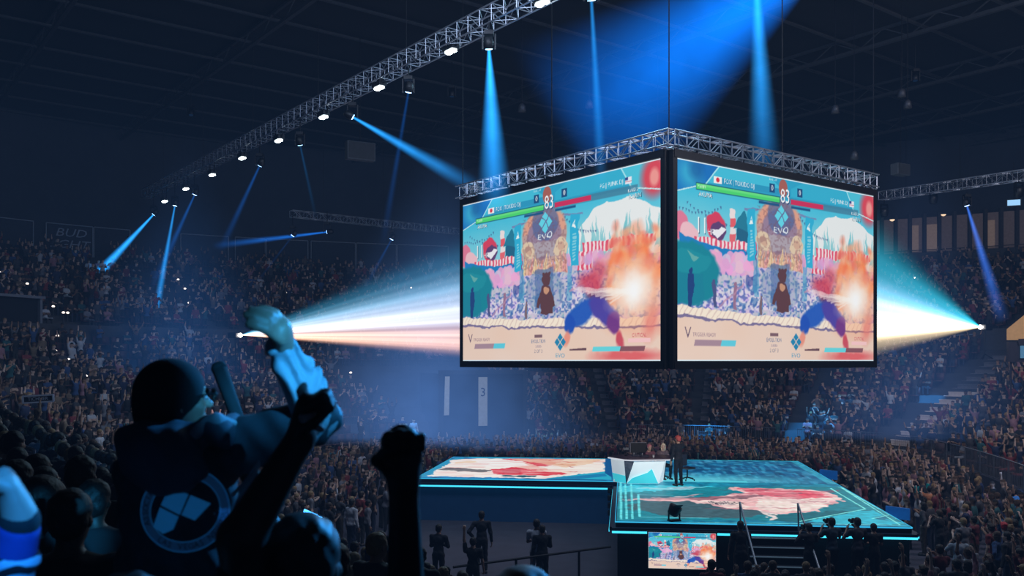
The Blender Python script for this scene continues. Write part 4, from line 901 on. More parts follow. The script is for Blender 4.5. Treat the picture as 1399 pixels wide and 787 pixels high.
for (x, y, w, h_, rz, lab) in ((1.0, .45, .62, .38, .1, 'black monitor with a thin frame on the desk, centre'),):
    r = empty('monitor', on_desk(x, y), rz, lab, 'monitor'); MB().box((0, 0, .1+h_/2), (w, .05, h_)).build('screen_back', M_housing, r, bevel=.01); MB().box((0, 0, .1+h_), (w, .06, .015)).box((-w/2, 0, .1+h_/2), (.015, .06, h_)).build('bezel', mat('grey_bezel', (.25, .25, .3), .4), r); MB().box((0, 0, .05), (.05, .05, .1)).box((0, 0, .01), (.25, .18, .02)).build('stand', M_black, r)
r = empty('desk_camera', on_desk(.5, .2), .3, 'small grey camera on a short stand at the left of the desk', 'camera'); MB().box((0, 0, .27), (.2, .1, .09)).build('body', mat('grey_fixture', (.2, .22, .25), .5, .3), r, bevel=.01); MB().bar((0, 0, .0), (0, 0, .24), .015).lathe((0, 0, 0), [(.07, 0), (.05, .02)], 12).build('stand', M_black, r); MB().bar((.1, 0, .27), (.15, 0, .27), .03, seg=10).build('lens', M_housing, r)
for x, y, lab in ((.85, 0, 'left'), (1.15, -.15, 'right')):
    r = empty('game_controller', on_desk(x, y), .2, 'flat dark arcade controller on the desk top, '+lab+' one', 'controller'); MB().box((0, 0, .03), (.3, .2, .06)).build('case', M_dd, r, bevel=.01); MB().bar((-.08, 0, .06), (-.08, 0, .11), .008).lathe((-.08, 0, .12), [(.004, -.02), (.02, 0), (.004, .02)], 8).build('joystick', mat('pale_knob', (.6, .6, .65), .4), r)
r = empty('paper_cup', on_desk(1.45, -.4), 0, 'small pale cup on the desk in front of the blond player', 'cup'); MB().lathe((0, 0, 0), [(.03, 0), (.04, .1)], 12).build('cup', mat('pale_knob', (.6, .6, .65), .4), r)
# swivel chair behind the standing man
def swivel(loc, rz, lab):
    r = empty('swivel_chair', loc, rz, lab, 'chair')
    MB().box((0, 0, .47), (.46, .46, .08)).build('seat', M_dd, r, bevel=.03); MB().box((0, .24, .75), (.42, .06, .45)).build('backrest', M_dd, r, bevel=.03); MB().bar((0, 0, .12), (0, 0, .45), .03).build('column', M_black, r)
    for k in range(5): t = k*2*math.pi/5; MB().bar((0, 0, .12), (.3*math.cos(t), .3*math.sin(t), .06), .025, .015).lathe((.3*math.cos(t), .3*math.sin(t), .03), [(.015, -.03), (.03, 0), (.015, .03)], 8).build('leg', M_black, r)
for x, y, lab in ((1.45, 1.05, 'black swivel chair of the left seated player'), (1.98, 1.0, 'black swivel chair of the blond player'), (2.85, .35, 'empty black swivel chair beside the standing man')): swivel(dr.location+Vector((x, y, 0)), .2*x, lab)
# retractable belt barrier / rail on the floor
def rail_z(px, py, z): return PZ(px, py, z)
r0 = rail_z(673, 768, 1.0); r1 = rail_z(834, 747, 1.0)
r = empty('floor_barrier', (r0.x, r0.y, 0), 0, 'dark handrail barrier on the floor in front of the left stage wall', 'barrier')
m = MB(); b_ = r0.copy(); bs = Vector((r0.x, r0.y, 0)); ext = r0+(r0-r1)*.3
m.bar(ext-bs, r1-bs, .035); m.build('handrail', M_black, r)
for px, py in ((705, 764), (791, 752)): q = PZ(px, py, 1.0)-bs; MB().bar((q.x, q.y, 0), (q.x, q.y, 1.0), .035).lathe((q.x, q.y, 0), [(.16, 0), (.16, .03), (.04, .04)], 12).build('post', M_black, r)
# fences along the front of the stands
def fence(s0, s1, z, lab, tt=-.004, hgt=1.05):
    n = max(2, int((s1-s0)*60)); rt = None; top_ = MB(); bot_ = MB(); ba = MB(); po = MB(); P0 = Vector((*bowl(s0, tt), z))
    rt = empty('railing', P0, 0, lab, 'railing'); prev = None; acc = 0
    for i in range(n+1):
        p = Vector((*bowl(s0+(s1-s0)*i/n, tt), z))-P0
        if prev is not None:
            top_.bar(prev+Vector((0, 0, hgt)), p+Vector((0, 0, hgt)), .025, seg=5); bot_.bar(prev+Vector((0, 0, .12)), p+Vector((0, 0, .12)), .018, seg=4)
            L = (p-prev).length; k = 0
            while k < L: q = prev.lerp(p, k/L); ba.bar(q+Vector((0, 0, .12)), q+Vector((0, 0, hgt)), .01, seg=4, cap=False); k += .14
            acc += L
            if acc > 1.8: po.bar(p, p+Vector((0, 0, hgt)), .03, seg=5); acc = 0
        prev = p
    top_.build('top_rail', mat('fence_metal', (.16, .17, .2), .4, .5), rt); bot_.build('bottom_rail', mat('fence_metal', (.16, .17, .2), .4, .5), rt); ba.build('bars', mat('fence_metal', (.16, .17, .2), .4, .5), rt); po.build('post', mat('fence_metal', (.16, .17, .2), .4, .5), rt)
fence(10.1, 10.95, 1.1, 'metal bar railing at the foot of the right stand, left of the lit stairs')
fence(11.08, 12.0, 1.1, 'metal bar railing at the foot of the right stand, just right of the lit stairs')
fence(12.05, 13.6, 1.1, 'metal bar railing at the foot of the right stand at the picture edge')
fence(8.7, 9.9, 1.1, 'metal bar railing behind the rear right of the stage')
# sign boxes in the stands
def board(px, py, Y, w, h_, txt, lab, fs, pale=(.12, .16, .24), es=.06):
    p = P(px, py, Y); r = empty('small_sign', p, 0, lab, 'sign'); f = MB()
    for c_, s_ in (((0, 0, h_/2), (w, .05, .05)), ((0, 0, -h_/2), (w, .05, .05)), ((-w/2, 0, 0), (.05, .05, h_)), ((w/2, 0, 0), (.05, .05, h_))): f.box(c_, s_)
    f.build('border', mat('sign_border', pale, .6, emis=pale, es=es*3), r); MB().box((0, .04, 0), (w, .04, h_)).build('panel', mat('sign_panel', (.01, .015, .03), .8), r)
    if txt: me = text_mesh(txt, fs); o = link('lettering', me, r, mat('sign_border', pale, .6)); o.location = (0, -.01, 0); o.rotation_euler = (math.pi/2, 0, 0)
    MB().bar((0, .05, -h_/2), (0, .05, -h_/2-1.6), .04).build('post', M_black, r)
    r.rotation_euler.y = -.06
board(52, 545, 30, 1.0, .22, 'TICHNER', 'small framed dark sign above the near left crowd', .16)
board(1322, 465, 60, 1.6, .75, None, 'pale outlined screen frame at the right end of the venue sign', .2)
# little kiosk roof at the right edge
p = P(1392, 470, 46); r = empty('kiosk', p, -.3, 'orange lit gabled kiosk at the right edge', 'kiosk')
MB().quad((-.55, 0, .2), (1.2, 0, .2), (1.2, 0, 1.6), (.35, 0, 1.55), (-.55, 0, .75)).build('gable', mat('kiosk_wall', (.5, .28, .12), .7, emis=(.9, .5, .22), es=.22), r); MB().box((.45, -.03, .1), (.95, .05, .32)).build('name_board', M_dd, r); MB().box((.5, -.05, -.4), (.9, .06, .62)).build('panel', mat('kiosk_blue', (.1, .3, .45), .5, emis=(.2, .5, .8), es=.22), r); MB().box((.3, .3, -.4), (1.5, .5, 1.0)).bar((-.3, .3, -.9), (-.3, .3, -2.6), .05).bar((1, .3, -.9), (1, .3, -2.6), .05).build('body', M_dd, r)
# ================================================================ people
def V3(*a): return np.array(a, float)
def unit(v): v = np.asarray(v, float); return v/max(np.linalg.norm(v), 1e-9)
def hand(w, d, side, nrm, curl=.3, s=1.0, thumb=.6, thick=1.0, spread=.12, c2=None):
    """palm, four jointed fingers and a thumb; w wrist, d hand direction, side towards the thumb, nrm the way the palm faces"""
    w = np.asarray(w, float); d = unit(d); nrm = unit(nrm-np.dot(nrm, d)*d); side0 = np.asarray(side, float); sd = np.cross(d, nrm); sd = sd if np.dot(sd, side0) > 0 else -sd
    R = np.stack([sd, d, nrm], 1); pr = [ell(w+d*.05*s, (.041*s, .056*s, .017*s*thick), .02*s, R), cap(w-d*.01*s, w+d*.03*s, .026*s, .024*s, .02*s)]
    Ls = [(.045, .026, .021), (.05, .03, .023), (.046, .028, .022), (.036, .021, .019)]
    for i, L in enumerate(Ls):
        o = (.031-.0205*i)*s; b = w+d*(.092-.004*abs(i-1)**1.5)*s+sd*o; dd = unit(d+sd*(spread*(1.2-i*.8))); a = curl; r = (.0098-.0007*(i == 3))*s*thick; p = b-d*.015*s
        for j, l in enumerate(L):
            a_ = a if j == 0 else a+(curl*1.2 if c2 is None else c2); a = a_
            dr_ = dd*math.cos(a_)+nrm*math.sin(a_); q = (b if j == 0 else p)+dr_*l*s; st = p
            pr.append(cap(st, q, r*(1-.08*j), r*(.93-.08*j), .006*s)); p = q; a = a_
    tb = w+d*.022*s+sd*.03*s; td = unit(sd*.8+d*.75+nrm*(.15+.5*curl)); t1 = tb+td*.04*s; td2 = unit(d*.9+sd*(.45-.8*min(curl, 1.2))+nrm*(.2+.6*curl)); t2 = t1+td2*.032*s; td3 = unit(td2-sd*.35*curl+nrm*.2*curl); t3 = t2+td3*.024*s
    pr += [cap(tb, t1, .015*s, .0125*s, .012*s), cap(t1, t2, .0122*s, .0108*s, .005*s), cap(t2, t3, .0106*s, .0088*s, .004*s)]
    return pr
def head_prims(c, fwd, up, s=1.0, fine=False):
    f = unit(fwd); u = unit(up-np.dot(up, f)*f); r = np.cross(f, u); R = np.stack([r, f, u], 1); c = np.asarray(c, float)
    at = lambda x, y, z: c+(r*x+f*y+u*z)*s
    pr = [ell(at(0, -.008, .025), V3(.077, .097, .092)*s, .02, R), ell(at(0, .022, -.045), V3(.060, .070, .078)*s, .03, R), ell(at(0, .06, -.093), V3(.030, .026, .022)*s, .025, R)]
    pr += [cap(at(0, .088, .018), at(0, .112, -.022), .010*s, .0145*s, .012*s)]
    for sx in (-1, 1):
        pr.append(ell(at(sx*.079, -.012, -.012), V3(.011, .021, .032)*s, .006, R)); pr.append(ell(at(sx*.034, .094, .012), V3(.020, .014, .013)*s, .010, R, sub=True)); pr.append(ell(at(sx*.033, .079, .012), V3(.0125, .0125, .0125)*s, .002, R)); pr.append(cap(at(sx*.016, .092, .034), at(sx*.05, .083, .036), .008*s, .006*s, .008)); pr.append(ell(at(sx*.045, .066, -.025), V3(.022, .018, .02)*s, .02, R))
    pr.append(ell(at(0, .089, -.052), V3(.024, .012, .0065)*s, .006, R)); pr.append(ell(at(0, .088, -.064), V3(.020, .012, .0075)*s, .006, R)); pr.append(ell(at(0, .103, -.058), V3(.026, .008, .0022)*s, .003, R, sub=True))
    return pr, at, R
def skeleton(seated=False, aL='down', aR='down', lean=0.0, turn=0.0, fem=False, H=1.75):
    k = H/1.75; J = {}
    hz = .55 if seated else .93
    sw = .175 if fem else .195
    up = lambda h: V3(0, math.sin(lean)*h, math.cos(lean)*h)
    J['pel'] = V3(0, 0, hz); J['chest'] = J['pel']+up(.33); J['neck'] = J['pel']+up(.52); J['head'] = J['pel']+up(.69)+V3(0, .02, 0)
    for n, s in (('L', -1), ('R', 1)):
        sh = J['pel']+up(.47)+V3(s*sw, 0, 0); mode = aL if s < 0 else aR; J['sh'+n] = sh
        E = {'down': ((.06, -.02, -.28), (.03, .05, -.25)), 'up': ((.10, .05, .26), (-.05, .02, .25)), 'high': ((.04, .02, .28), (0, .02, .26)), 'wide': ((.19, .02, .19), (.07, .02, .24)), 'clap': ((.05, .10, -.25), (-.15, .21, .10)), 'phone': ((.04, .19, -.2), (-.09, .12, .21)), 'lap': ((.06, .06, -.27), (-.05, .24, -.02)), 'mouth': ((.12, .14, -.19), (-.17, .1, .2)), 'hip': ((.17, -.08, -.22), (-.13, .08, -.17)), 'cross': ((.05, .08, -.26), (-.22, .12, .04)), 'point': ((.12, .2, .05), (.04, .24, .08))}[mode]
        J['el'+n] = sh+V3(s*E[0][0], E[0][1], E[0][2]); J['wr'+n] = J['el'+n]+V3(s*E[1][0], E[1][1], E[1][2]); J['mode'+n] = mode
        hp = J['pel']+V3(s*.09, 0, -.03); J['hip'+n] = hp
        if seated: J['kn'+n] = hp+V3(s*.06, .44, -.0); J['an'+n] = V3(s*.14, .42, .08)
        else: J['kn'+n] = V3(s*.105, .02, .5); J['an'+n] = V3(s*.115, -.02, .08)
    for q in list(J):
        if not isinstance(J[q], str): J[q] = J[q]*k
    J['k'] = k; J['turn'] = turn; J['fem'] = fem; J['seated'] = seated; return J
def figure_prims(J, hands=True, s=None):
    k = J['k']; p = []; up = unit(J['neck']-J['pel']); side = unit(J['shR']-J['shL']); fw = unit(np.cross(up, side)); R = np.stack([side, fw, up], 1)
    ft = unit(fw*math.cos(J['turn'])+side*math.sin(J['turn'])); hp, at, RH = head_prims(J['head'], ft, V3(0, 0, 1), k)
    p += hp; p.append(cap(J['head']-V3(0, 0, .07)*k-ft*.02, J['neck']-up*.03, .05*k, .058*k, .03))
    cw = .15 if not J['fem'] else .135
    p += [ell(J['chest']+up*.06*k, V3(cw, .105, .17)*k, .04, R), ell(J['pel']+up*.14*k, V3(.13, .09, .16)*k, .05, R), ell(J['pel']-up*.0*k, V3(.155, .105, .12)*k, .04, R), cap(J['shL'], J['shR'], .058*k, .058*k, .04)]
    arms = []
    for n, sg in (('L', -1), ('R', 1)):
        p += [cap(J['sh'+n], J['el'+n], .05*k, .039*k, .03), cap(J['el'+n], J['wr'+n], .04*k, .026*k, .015)]
        d = unit(J['wr'+n]-J['el'+n]); nr = {'clap': -side*sg, 'up': fw, 'high': fw, 'wide': fw, 'phone': fw*-1, 'mouth': -side*sg}.get(J['mode'+n], -side*sg+fw*.2)
        dd = d if J['mode'+n] not in ('clap', 'lap', 'mouth') else unit(d+fw*.4+up*.3)
        if hands: p += hand(J['wr'+n], dd, np.cross(dd, nr)*1.0 if J['mode'+n] in ('up', 'high', 'wide') else up+fw*.3, nr, J.get('curl'+n, .35), k*1.0, thick=1.25)
        p += [cap(J['hip'+n], J['kn'+n], .078*k, .052*k, .03), cap(J['kn'+n], J['an'+n], .052*k, .034*k, .02), cap(J['an'+n]-V3(0, .02, .03)*k, J['an'+n]+V3(0, .15, -.045)*k, .036*k, .03*k, .02)]
    return p, (up, side, fw, R, ft, at, RH)
def infl(a, b, ra, rb, k=.03): return cap(a, b, ra, rb, k)
def person_meshes(J, h, sleeve='short', hair='short', hands=True):
    k = J['k']; body, (up, side, fw, R, ft, at, RH) = figure_prims(J, hands)
    out = {'body': sdf_mesh(body, h)}
    cw = .163 if not J['fem'] else .147
    top = [ell(J['chest']+up*.055*k, V3(cw, .122, .18)*k, .04, R), ell(J['pel']+up*.13*k, V3(.148, .11, .17)*k, .05, R), ell(J['pel']+up*.02*k, V3(.168, .125, .10)*k, .04, R), cap(J['shL']-up*.005, J['shR']-up*.005, .066*k, .066*k, .04)]
    for n in 'LR':
        if sleeve == 'short': top.append(cap(J['sh'+n], J['sh'+n]*.42+J['el'+n]*.58, .066*k, .06*k, .03))
        else: top += [cap(J['sh'+n], J['el'+n], .066*k, .054*k, .03), cap(J['el'+n], J['el'+n]*.12+J['wr'+n]*.88, .055*k, .042*k, .02)]
    rs = random.Random(int(h*1e5)+len(hair)); ph = rs.random()*6
    wr = lambda X, Y, Z: .004*np.sin(38*Z+14*X+ph)*np.sin(21*X+9*Y)+.003*np.sin(60*Y+30*Z)
    out['shirt'] = sdf_mesh(top, h, warp=wr)
    bot = [ell(J['pel']-up*.01*k, V3(.165, .118, .125)*k, .04, R)]
    for n in 'LR': bot += [cap(J['hip'+n], J['kn'+n], .09*k, .066*k, .03), cap(J['kn'+n], J['kn'+n]*.08+J['an'+n]*.92, .066*k, .052*k, .02)]
    out['trousers'] = sdf_mesh(bot, h, warp=wr)
    sh = []
    for n in 'LR': sh += [cap(J['an'+n]-V3(0, .04, .035)*k, J['an'+n]+V3(0, .16, -.045)*k, .046*k, .038*k, .02)]
    out['shoes'] = sdf_mesh(sh, h)
    f, u, r = RH[:, 1], RH[:, 2], RH[:, 0]; hd = []
    e = lambda x, y, z, rr, kk=.02, sub=False: hd.append(ell(at(x, y, z), V3(*rr)*k, kk, RH, sub=sub))
    e(0, -.022, .04, (.090, .100, .092)); e(0, -.045, -.01, (.084, .075, .085))
    if hair == 'long': e(0, -.055, -.09, (.088, .055, .12), .04); e(0, -.06, -.18, (.07, .045, .09), .04); e(-.07, 0, -.05, (.025, .05, .10)); e(.07, 0, -.05, (.025, .05, .10))
    if hair == 'curly':
        for i in range(14): t = i*2.4; e(.07*math.cos(t), -.03+.07*math.sin(t), .03+.06*math.sin(i*1.3), (.035, .035, .035), .01)
    if hair == 'bun': e(0, -.08, .11, (.035, .035, .035), .01)
    if hair == 'cap': e(0, .01, .05, (.092, .108, .075)); hd.append(ell(at(0, .12, .045), V3(.065, .06, .012)*k, .012, RH))
    e(0, .10, -.035, (.075, .075, .078), .008, True)
    out['hair'] = sdf_mesh(hd, h, warp=(lambda X, Y, Z: .004*np.sin(90*X)*np.sin(80*Z+40*Y)) if hair != 'cap' else None)
    return out
MATS = {'body': M_skin, 'shirt': M_cloth, 'trousers': objcol('trouser_cloth', .9, 12), 'shoes': mat('dark_shoes', (.02, .02, .022), .6), 'hair': M_hairc}
def make_person(J, h, sleeve, hair, cols, name='person', hands=True, hatname=None):
    ms = person_meshes(J, h, sleeve, hair, hands); body = None
    for key in ('body', 'shirt', 'trousers', 'shoes', 'hair'):
        me = np_mesh(key if key != 'body' else 'person', *ms[key], smooth=True); me.materials.append(MATS[key])
        nm = name if key == 'body' else ('cap' if (key == 'hair' and hair == 'cap') else key)
        o = link(nm, me, body); o.color = (*cols[key], 1) if key in cols else (1, 1, 1, 1)
        if key == 'body': body = o
    return body
SK = [(.42, .25, .18), (.52, .33, .25), (.30, .17, .11), (.16, .09, .06), (.58, .40, .32)]
SHIRTS = [('black', (.012, .012, .015)), ('black', (.015, .015, .02)), ('dark grey', (.05, .05, .058)), ('navy', (.015, .025, .07)), ('grey', (.16, .16, .18)), ('white', (.42, .43, .47)), ('red', (.2, .03, .035)), ('pink', (.30, .15, .18)), ('teal', (.02, .09, .1)), ('tan', (.17, .12, .08)), ('blue', (.03, .07, .18)), ('black', (.014, .014, .017)), ('dark grey', (.04, .04, .048)), ('black', (.01, .01, .013)), ('charcoal', (.03, .03, .034)), ('maroon', (.14, .02, .03))]
HAIRS = [('black', (.008, .007, .007)), ('dark brown', (.025, .014, .009)), ('brown', (.06, .033, .018)), ('black', (.01, .009, .009)), ('fair', (.25, .16, .07))]
PROTO = []
specs = [  # seated, left arm, right arm, lean, sleeve, hair, fem, words
    (0, 'up', 'up', .05, 'short', 'short', 0, 'both arms raised'), (0, 'clap', 'clap', .06, 'short', 'short', 0, 'hands clapping'), (0, 'down', 'high', .02, 'short', 'curly', 0, 'right arm raised straight up'),
    (0, 'down', 'down', .03, 'long', 'short', 0, 'arms hanging'), (0, 'wide', 'wide', 0, 'short', 'cap', 0, 'arms thrown wide'), (0, 'mouth', 'mouth', .04, 'short', 'short', 0, 'hands at the mouth'),
    (0, 'hip', 'up', .03, 'long', 'long', 1, 'one fist in the air'), (1, 'lap', 'lap', .08, 'short', 'short', 0, 'seated, hands in lap'), (1, 'clap', 'clap', .10, 'short', 'long', 1, 'seated, clapping'),
    (1, 'up', 'up', .0, 'short', 'cap', 0, 'seated, both arms raised'), (1, 'cross', 'cross', .06, 'long', 'short', 0, 'seated with folded arms'), (0, 'phone', 'down', .03, 'short', 'bun', 1, 'one hand held up')]
PH = .0145
HIDE = []
for i, (st, aL, aR, ln, sl, hr, fm, wd) in enumerate(specs):
    b = make_person(skeleton(bool(st), aL, aR, ln, .15*((i % 3)-1), bool(fm), 1.66 if fm else 1.76), PH, sl, hr, {}, 'person'); PROTO.append((b, st, sl, hr, wd)); HIDE.append(b)
def spawn(i, loc, rz, shirt, hairc, skin, sc=1.0):
    b, st, sl, hr, wd = PROTO[i]; c = b.copy(); C.objects.link(c); c.location = loc; c.rotation_euler = (0, 0, rz); c.scale = (sc, sc, sc); c.color = (*skin, 1)
    for ch in b.children:
        d = ch.copy(); C.objects.link(d); d.parent = c; n = ch.name.split('.')[0]
        if n == 'shirt': d.color = (*shirt[1], 1)
        elif n == 'trousers': d.color = (*rnd.choice([(.012, .013, .018), (.02, .03, .06), (.03, .03, .03), (.05, .04, .03)]), 1)
        elif n in ('hair', 'cap'): d.color = (*hairc[1], 1)
    return c
labels_seen = {}
def label_person(c, i, shirt, hairc, where):
    st, sl, hr, wd = PROTO[i][1:]; sx = {'long': 'long sleeved', 'short': ''}[sl]; hs = {'cap': shirt[0] if 0 else hairc[0]+' cap', 'long': 'long '+hairc[0]+' hair', 'curly': 'curly '+hairc[0]+' hair', 'bun': hairc[0]+' hair in a bun', 'short': 'short '+hairc[0]+' hair'}[hr]
    lab = ' '.join(f'person in {shirt[0]} {sx} top, {hs}, {wd}, {where}'.split())
    ws = lab.split()
    if len(ws) > 16: where = where.replace('on the floor ', '').replace(' stand', ''); lab = ' '.join(f'person in {shirt[0]} top, {wd}, {where}'.split())
    tag(c, lab[:200], 'person'); labels_seen.setdefault(lab, []).append(c)
def face_to(p, q): d = (q[0]-p[0], q[1]-p[1]); return math.atan2(-d[0], d[1])
CEN = (6, 36)
count = 0
cand = []
# the floor crowd right of and in front of the stage
rf = random.Random(21)
def inside_floor(p):
    s = Vector((p[0], p[1], 0))-Vector((J.x, J.y, 0)); u = s.dot(SR); v = s.dot(SF)
    return not (-8.3 < u < 8.8 and -.6 < v < 8.6) and not (-.6 < u < 9.4 and -9.6 < v < .2)
inner_poly = [tuple(bowl(s, -.03)) for s in np.linspace(0, SMAX, 200)]
def in_poly(p, L):
    c = False; n = len(L)
    for i in range(n):
        (ax, ay), (bx, by) = L[i], L[(i+1) % n]
        if (ay > p[1]) != (by > p[1]) and p[0] < (bx-ax)*(p[1]-ay)/(by-ay)+ax: c = not c
    return c
yy = 15.5
while yy < 58:
    xx = -16+rf.random()
    while xx < 24:
        p = (xx+rf.uniform(-.16, .16), yy+rf.uniform(-.18, .18)); xx += .68
        if not in_poly(p, inner_poly) or not inside_floor(p): continue
        q = proj((*p, 1.75)); 
        if q[0] < -20 or q[0] > 1430 or q[1] > 800: continue
        # keep the open carpet at the left of the stage, the photographers' strip and the stage steps clear
        if p[0] < 4.3 and p[1] < 35.5 and not (p[0] < -4.6 and p[1] > 29): continue
        if 4 <= p[0] < 12.7 and 22.0 < p[1] < 27: continue
        if p[0] < -10 and p[1] < 30: continue
        if -9 < p[0] < 13 and 36 < p[1] < 50 and rf.random() < .35: continue
        if rf.random() < .13: continue
        lim = 766 if 885 < q[0] < 1000 else (762 if 830 < q[0] < 1230 else 600)
        if 830 < q[0] < 1235 and p[1] < 22.2 and q[1] < lim: 
            q2 = proj((*p, 1.3)); 
            if q2[1] < 764: continue
            cand.append((p, 0, 'floor', 1)); continue
        cand.append((p, 0, 'floor', 0))
    yy += .8
# near left stand rows and right stand rows
for k in range(0, 14):
    s = .5
    while s < SMAX-.3:
        a = bowl(s, (k+.5)/NR); b = bowl(s+.02, (k+.5)/NR); st_ = .02*.60/max(1e-6, float(np.hypot(*(b-a))))
        s += st_
        if any(abs(s-x)*float(np.hypot(*(b-a)))/.02 < (1.45 if x == 11.0 else .62) for x in AIS): continue
        if 11.0 < s < 11.25 and abs(s-11.0)*float(np.hypot(*(b-a)))/.02 < 2.0: continue
        z = rowz(k)
        if VOM[0]-.03 < s < VOM[1]+.03 and k < 11: continue
        q = proj((a[0], a[1], z+1.2))
        if a[1] < 4 or q[0] < -60 or q[0] > 1440 or q[1] > 840: continue
        cand.append(((a[0], a[1]), z, 'row%d' % k, s))
# keep the sight line over near rows: outline of the crowd's upper edge in the near-left stand
def limit(px): return float(np.interp(px, [-50, 0, 60, 130, 180, 300, 330, 430, 470, 560, 600, 640, 700], [545, 545, 560, 590, 640, 700, 705, 690, 706, 725, 740, 768, 900]))
def near(c): return c[0][1] < 26 and c[1] > 0 and c[0][0] < 8
cand.sort(key=lambda c: c[0][1]**2+c[0][0]**2)
IND = 285; placed = []; rest = []; seats = []
for c in cand:
    p, z, wh, s = c
    if math.hypot(*p) < 4.6 and z > 0: continue
    if near(c):
        q = proj((*p, z+1.74)); qs = proj((*p, z+1.3)); lm = limit(q[0])
        if q[0] > 690: continue
        if q[1]-14 > lm and rf.random() > .35: ok = [0, 1, 2, 3, 4, 5, 6, 11]
        elif qs[1] > lm: ok = [7, 8, 10]
        else: continue
        if q[1]-F*.35/p[1] < lm: ok = [i for i in ok if i in (1, 3, 5, 7, 8, 10, 11)]
        if rf.random() < .1: seats.append((p, z, s, wh)); continue
        i = rf.choice(ok)
    elif wh == 'floor': i = rf.choice([3, 5, 7, 10] if s else [0, 1, 1, 2, 3, 3, 4, 5, 6, 11, 1, 3]); i = i if not s else 10
    else:
        if rf.random() < .16: rest.append((p, z, wh, None)); seats.append((p, z, s, wh)); continue
        i = rf.choice([0, 1, 1, 2, 3, 4, 5, 6, 7, 7, 8, 8, 9, 10, 10, 11])
    if len(placed) < IND and p[1] > 4:
        d = {'floor': 'on the floor '+('in front of the stage' if p[0] < 12 and p[1] < 27 else 'right of the stage' if p[0] > 10 and p[1] < 45 else 'behind the stage' if p[1] > 42 and p[0] > -9 else 'left of the stage')}.get(wh)
        if d is None: d = (['front', 'second', 'third', 'fourth', 'fifth', 'sixth', 'seventh', 'eighth', 'ninth', 'tenth', 'eleventh', 'twelfth', 'thirteenth', 'top'][int(wh[3:])]+' row of the '+('near left' if near(c) else 'left' if p[0] < -5 else 'right' if p[0] > 12 else 'far')+' stand')
        sh = rf.choice(SHIRTS[:5]+SHIRTS[13:14]) if near(c) else rf.choice(SHIRTS); hc = rf.choice(HAIRS); sk = rf.choice(SK)
        o = spawn(i, (p[0], p[1], z), face_to(p, CEN)+rf.uniform(-.35, .35), sh, hc, sk, rf.uniform(.94, 1.04)); label_person(o, i, sh, hc, d); placed.append(o)
        if z > 0 and PROTO[i][1]: seats.append((p, z, s, wh))
    else: rest.append((p, z, wh, i))
for lab, L in labels_seen.items():
    if len(L) > 1:
        for o in L: o['group'] = 'spectators '+lab.split(', ')[-1]
for b in HIDE:
    for ch in list(b.children): bpy.data.objects.remove(ch)
    bpy.data.objects.remove(b)
# ---- upper rows join the uncounted crowd
for k in range(14, NR-2):
    s = 3.4
    while s < 14:
        a = bowl(s, (k+.5)/NR); b = bowl(s+.02, (k+.5)/NR); s += .02*.66/max(1e-6, float(np.hypot(*(b-a))))
        q = proj((a[0], a[1], rowz(k)+1.2))
        if a[1] < 10 or q[0] < -30 or q[0] > 1430 or rf.random() < (.3 if q[0] < 1200 else .2): continue
        if any(abs(s-x)*float(np.hypot(*(b-a)))/.02 < .6 for x in AIS): continue
        if abs(s-4.62)*float(np.hypot(*(b-a)))/.02 < 2.9 and k < 21: continue
        if abs(s-6.05)*float(np.hypot(*(b-a)))/.02 < 2.9 and k < 21: continue
        rest.append(((a[0], a[1]), rowz(k), 'row%d' % k, rf.choice([1, 3, 5, 7, 7, 8, 10, 0, 11])))
def low_person(st, aL, aR, h=.062):
    Jp = skeleton(st, aL, aR, .05, 0, False, 1.74); k = 1; parts = []
    body, fr_ = figure_prims(Jp, False); up = fr_[0]
    pr = [ell(Jp['head']+V3(0, 0, .01), (.10, .11, .135), .02), cap(Jp['head'], Jp['neck'], .055, .06, .02), ell(Jp['chest'], (.19, .13, .25), .04), ell(Jp['pel'], (.19, .15, .15), .04)]
    for n in 'LR': pr += [cap(Jp['sh'+n], Jp['el'+n], .068, .055, .03), cap(Jp['el'+n], Jp['wr'+n]*1.25-Jp['el'+n]*.25, .055, .045, .02), cap(Jp['hip'+n], Jp['kn'+n], .095, .07, .03), cap(Jp['kn'+n], Jp['an'+n]-V3(0, 0, .05), .07, .055, .02)]
    Vv, Q = sdf_mesh(pr, h)
    cls = np.full(len(Vv), 1)
    hd = np.linalg.norm(Vv-Jp['head'], axis=1) < .17; cls[hd] = 0; cls[hd & ((Vv[:, 2] > Jp['head'][2]+.04) | (Vv[:, 1] < Jp['head'][1]-.02))] = 3
    for n in 'LR':
        el, w = Jp['el'+n], Jp['wr'+n]; t = ((Vv-el)@(w-el))/((w-el)@(w-el)); dd = np.linalg.norm(Vv-el-np.clip(t, 0, 1.3)[:, None]*(w-el), axis=1); cls[(dd < .1) & (t > .05)] = 0
    cls[Vv[:, 2] < Jp['pel'][2]-.03] = 2
    return Vv, Q, cls
LOW = {i: low_person(bool(specs[i][0]), specs[i][1], specs[i][2]) for i in range(12)}
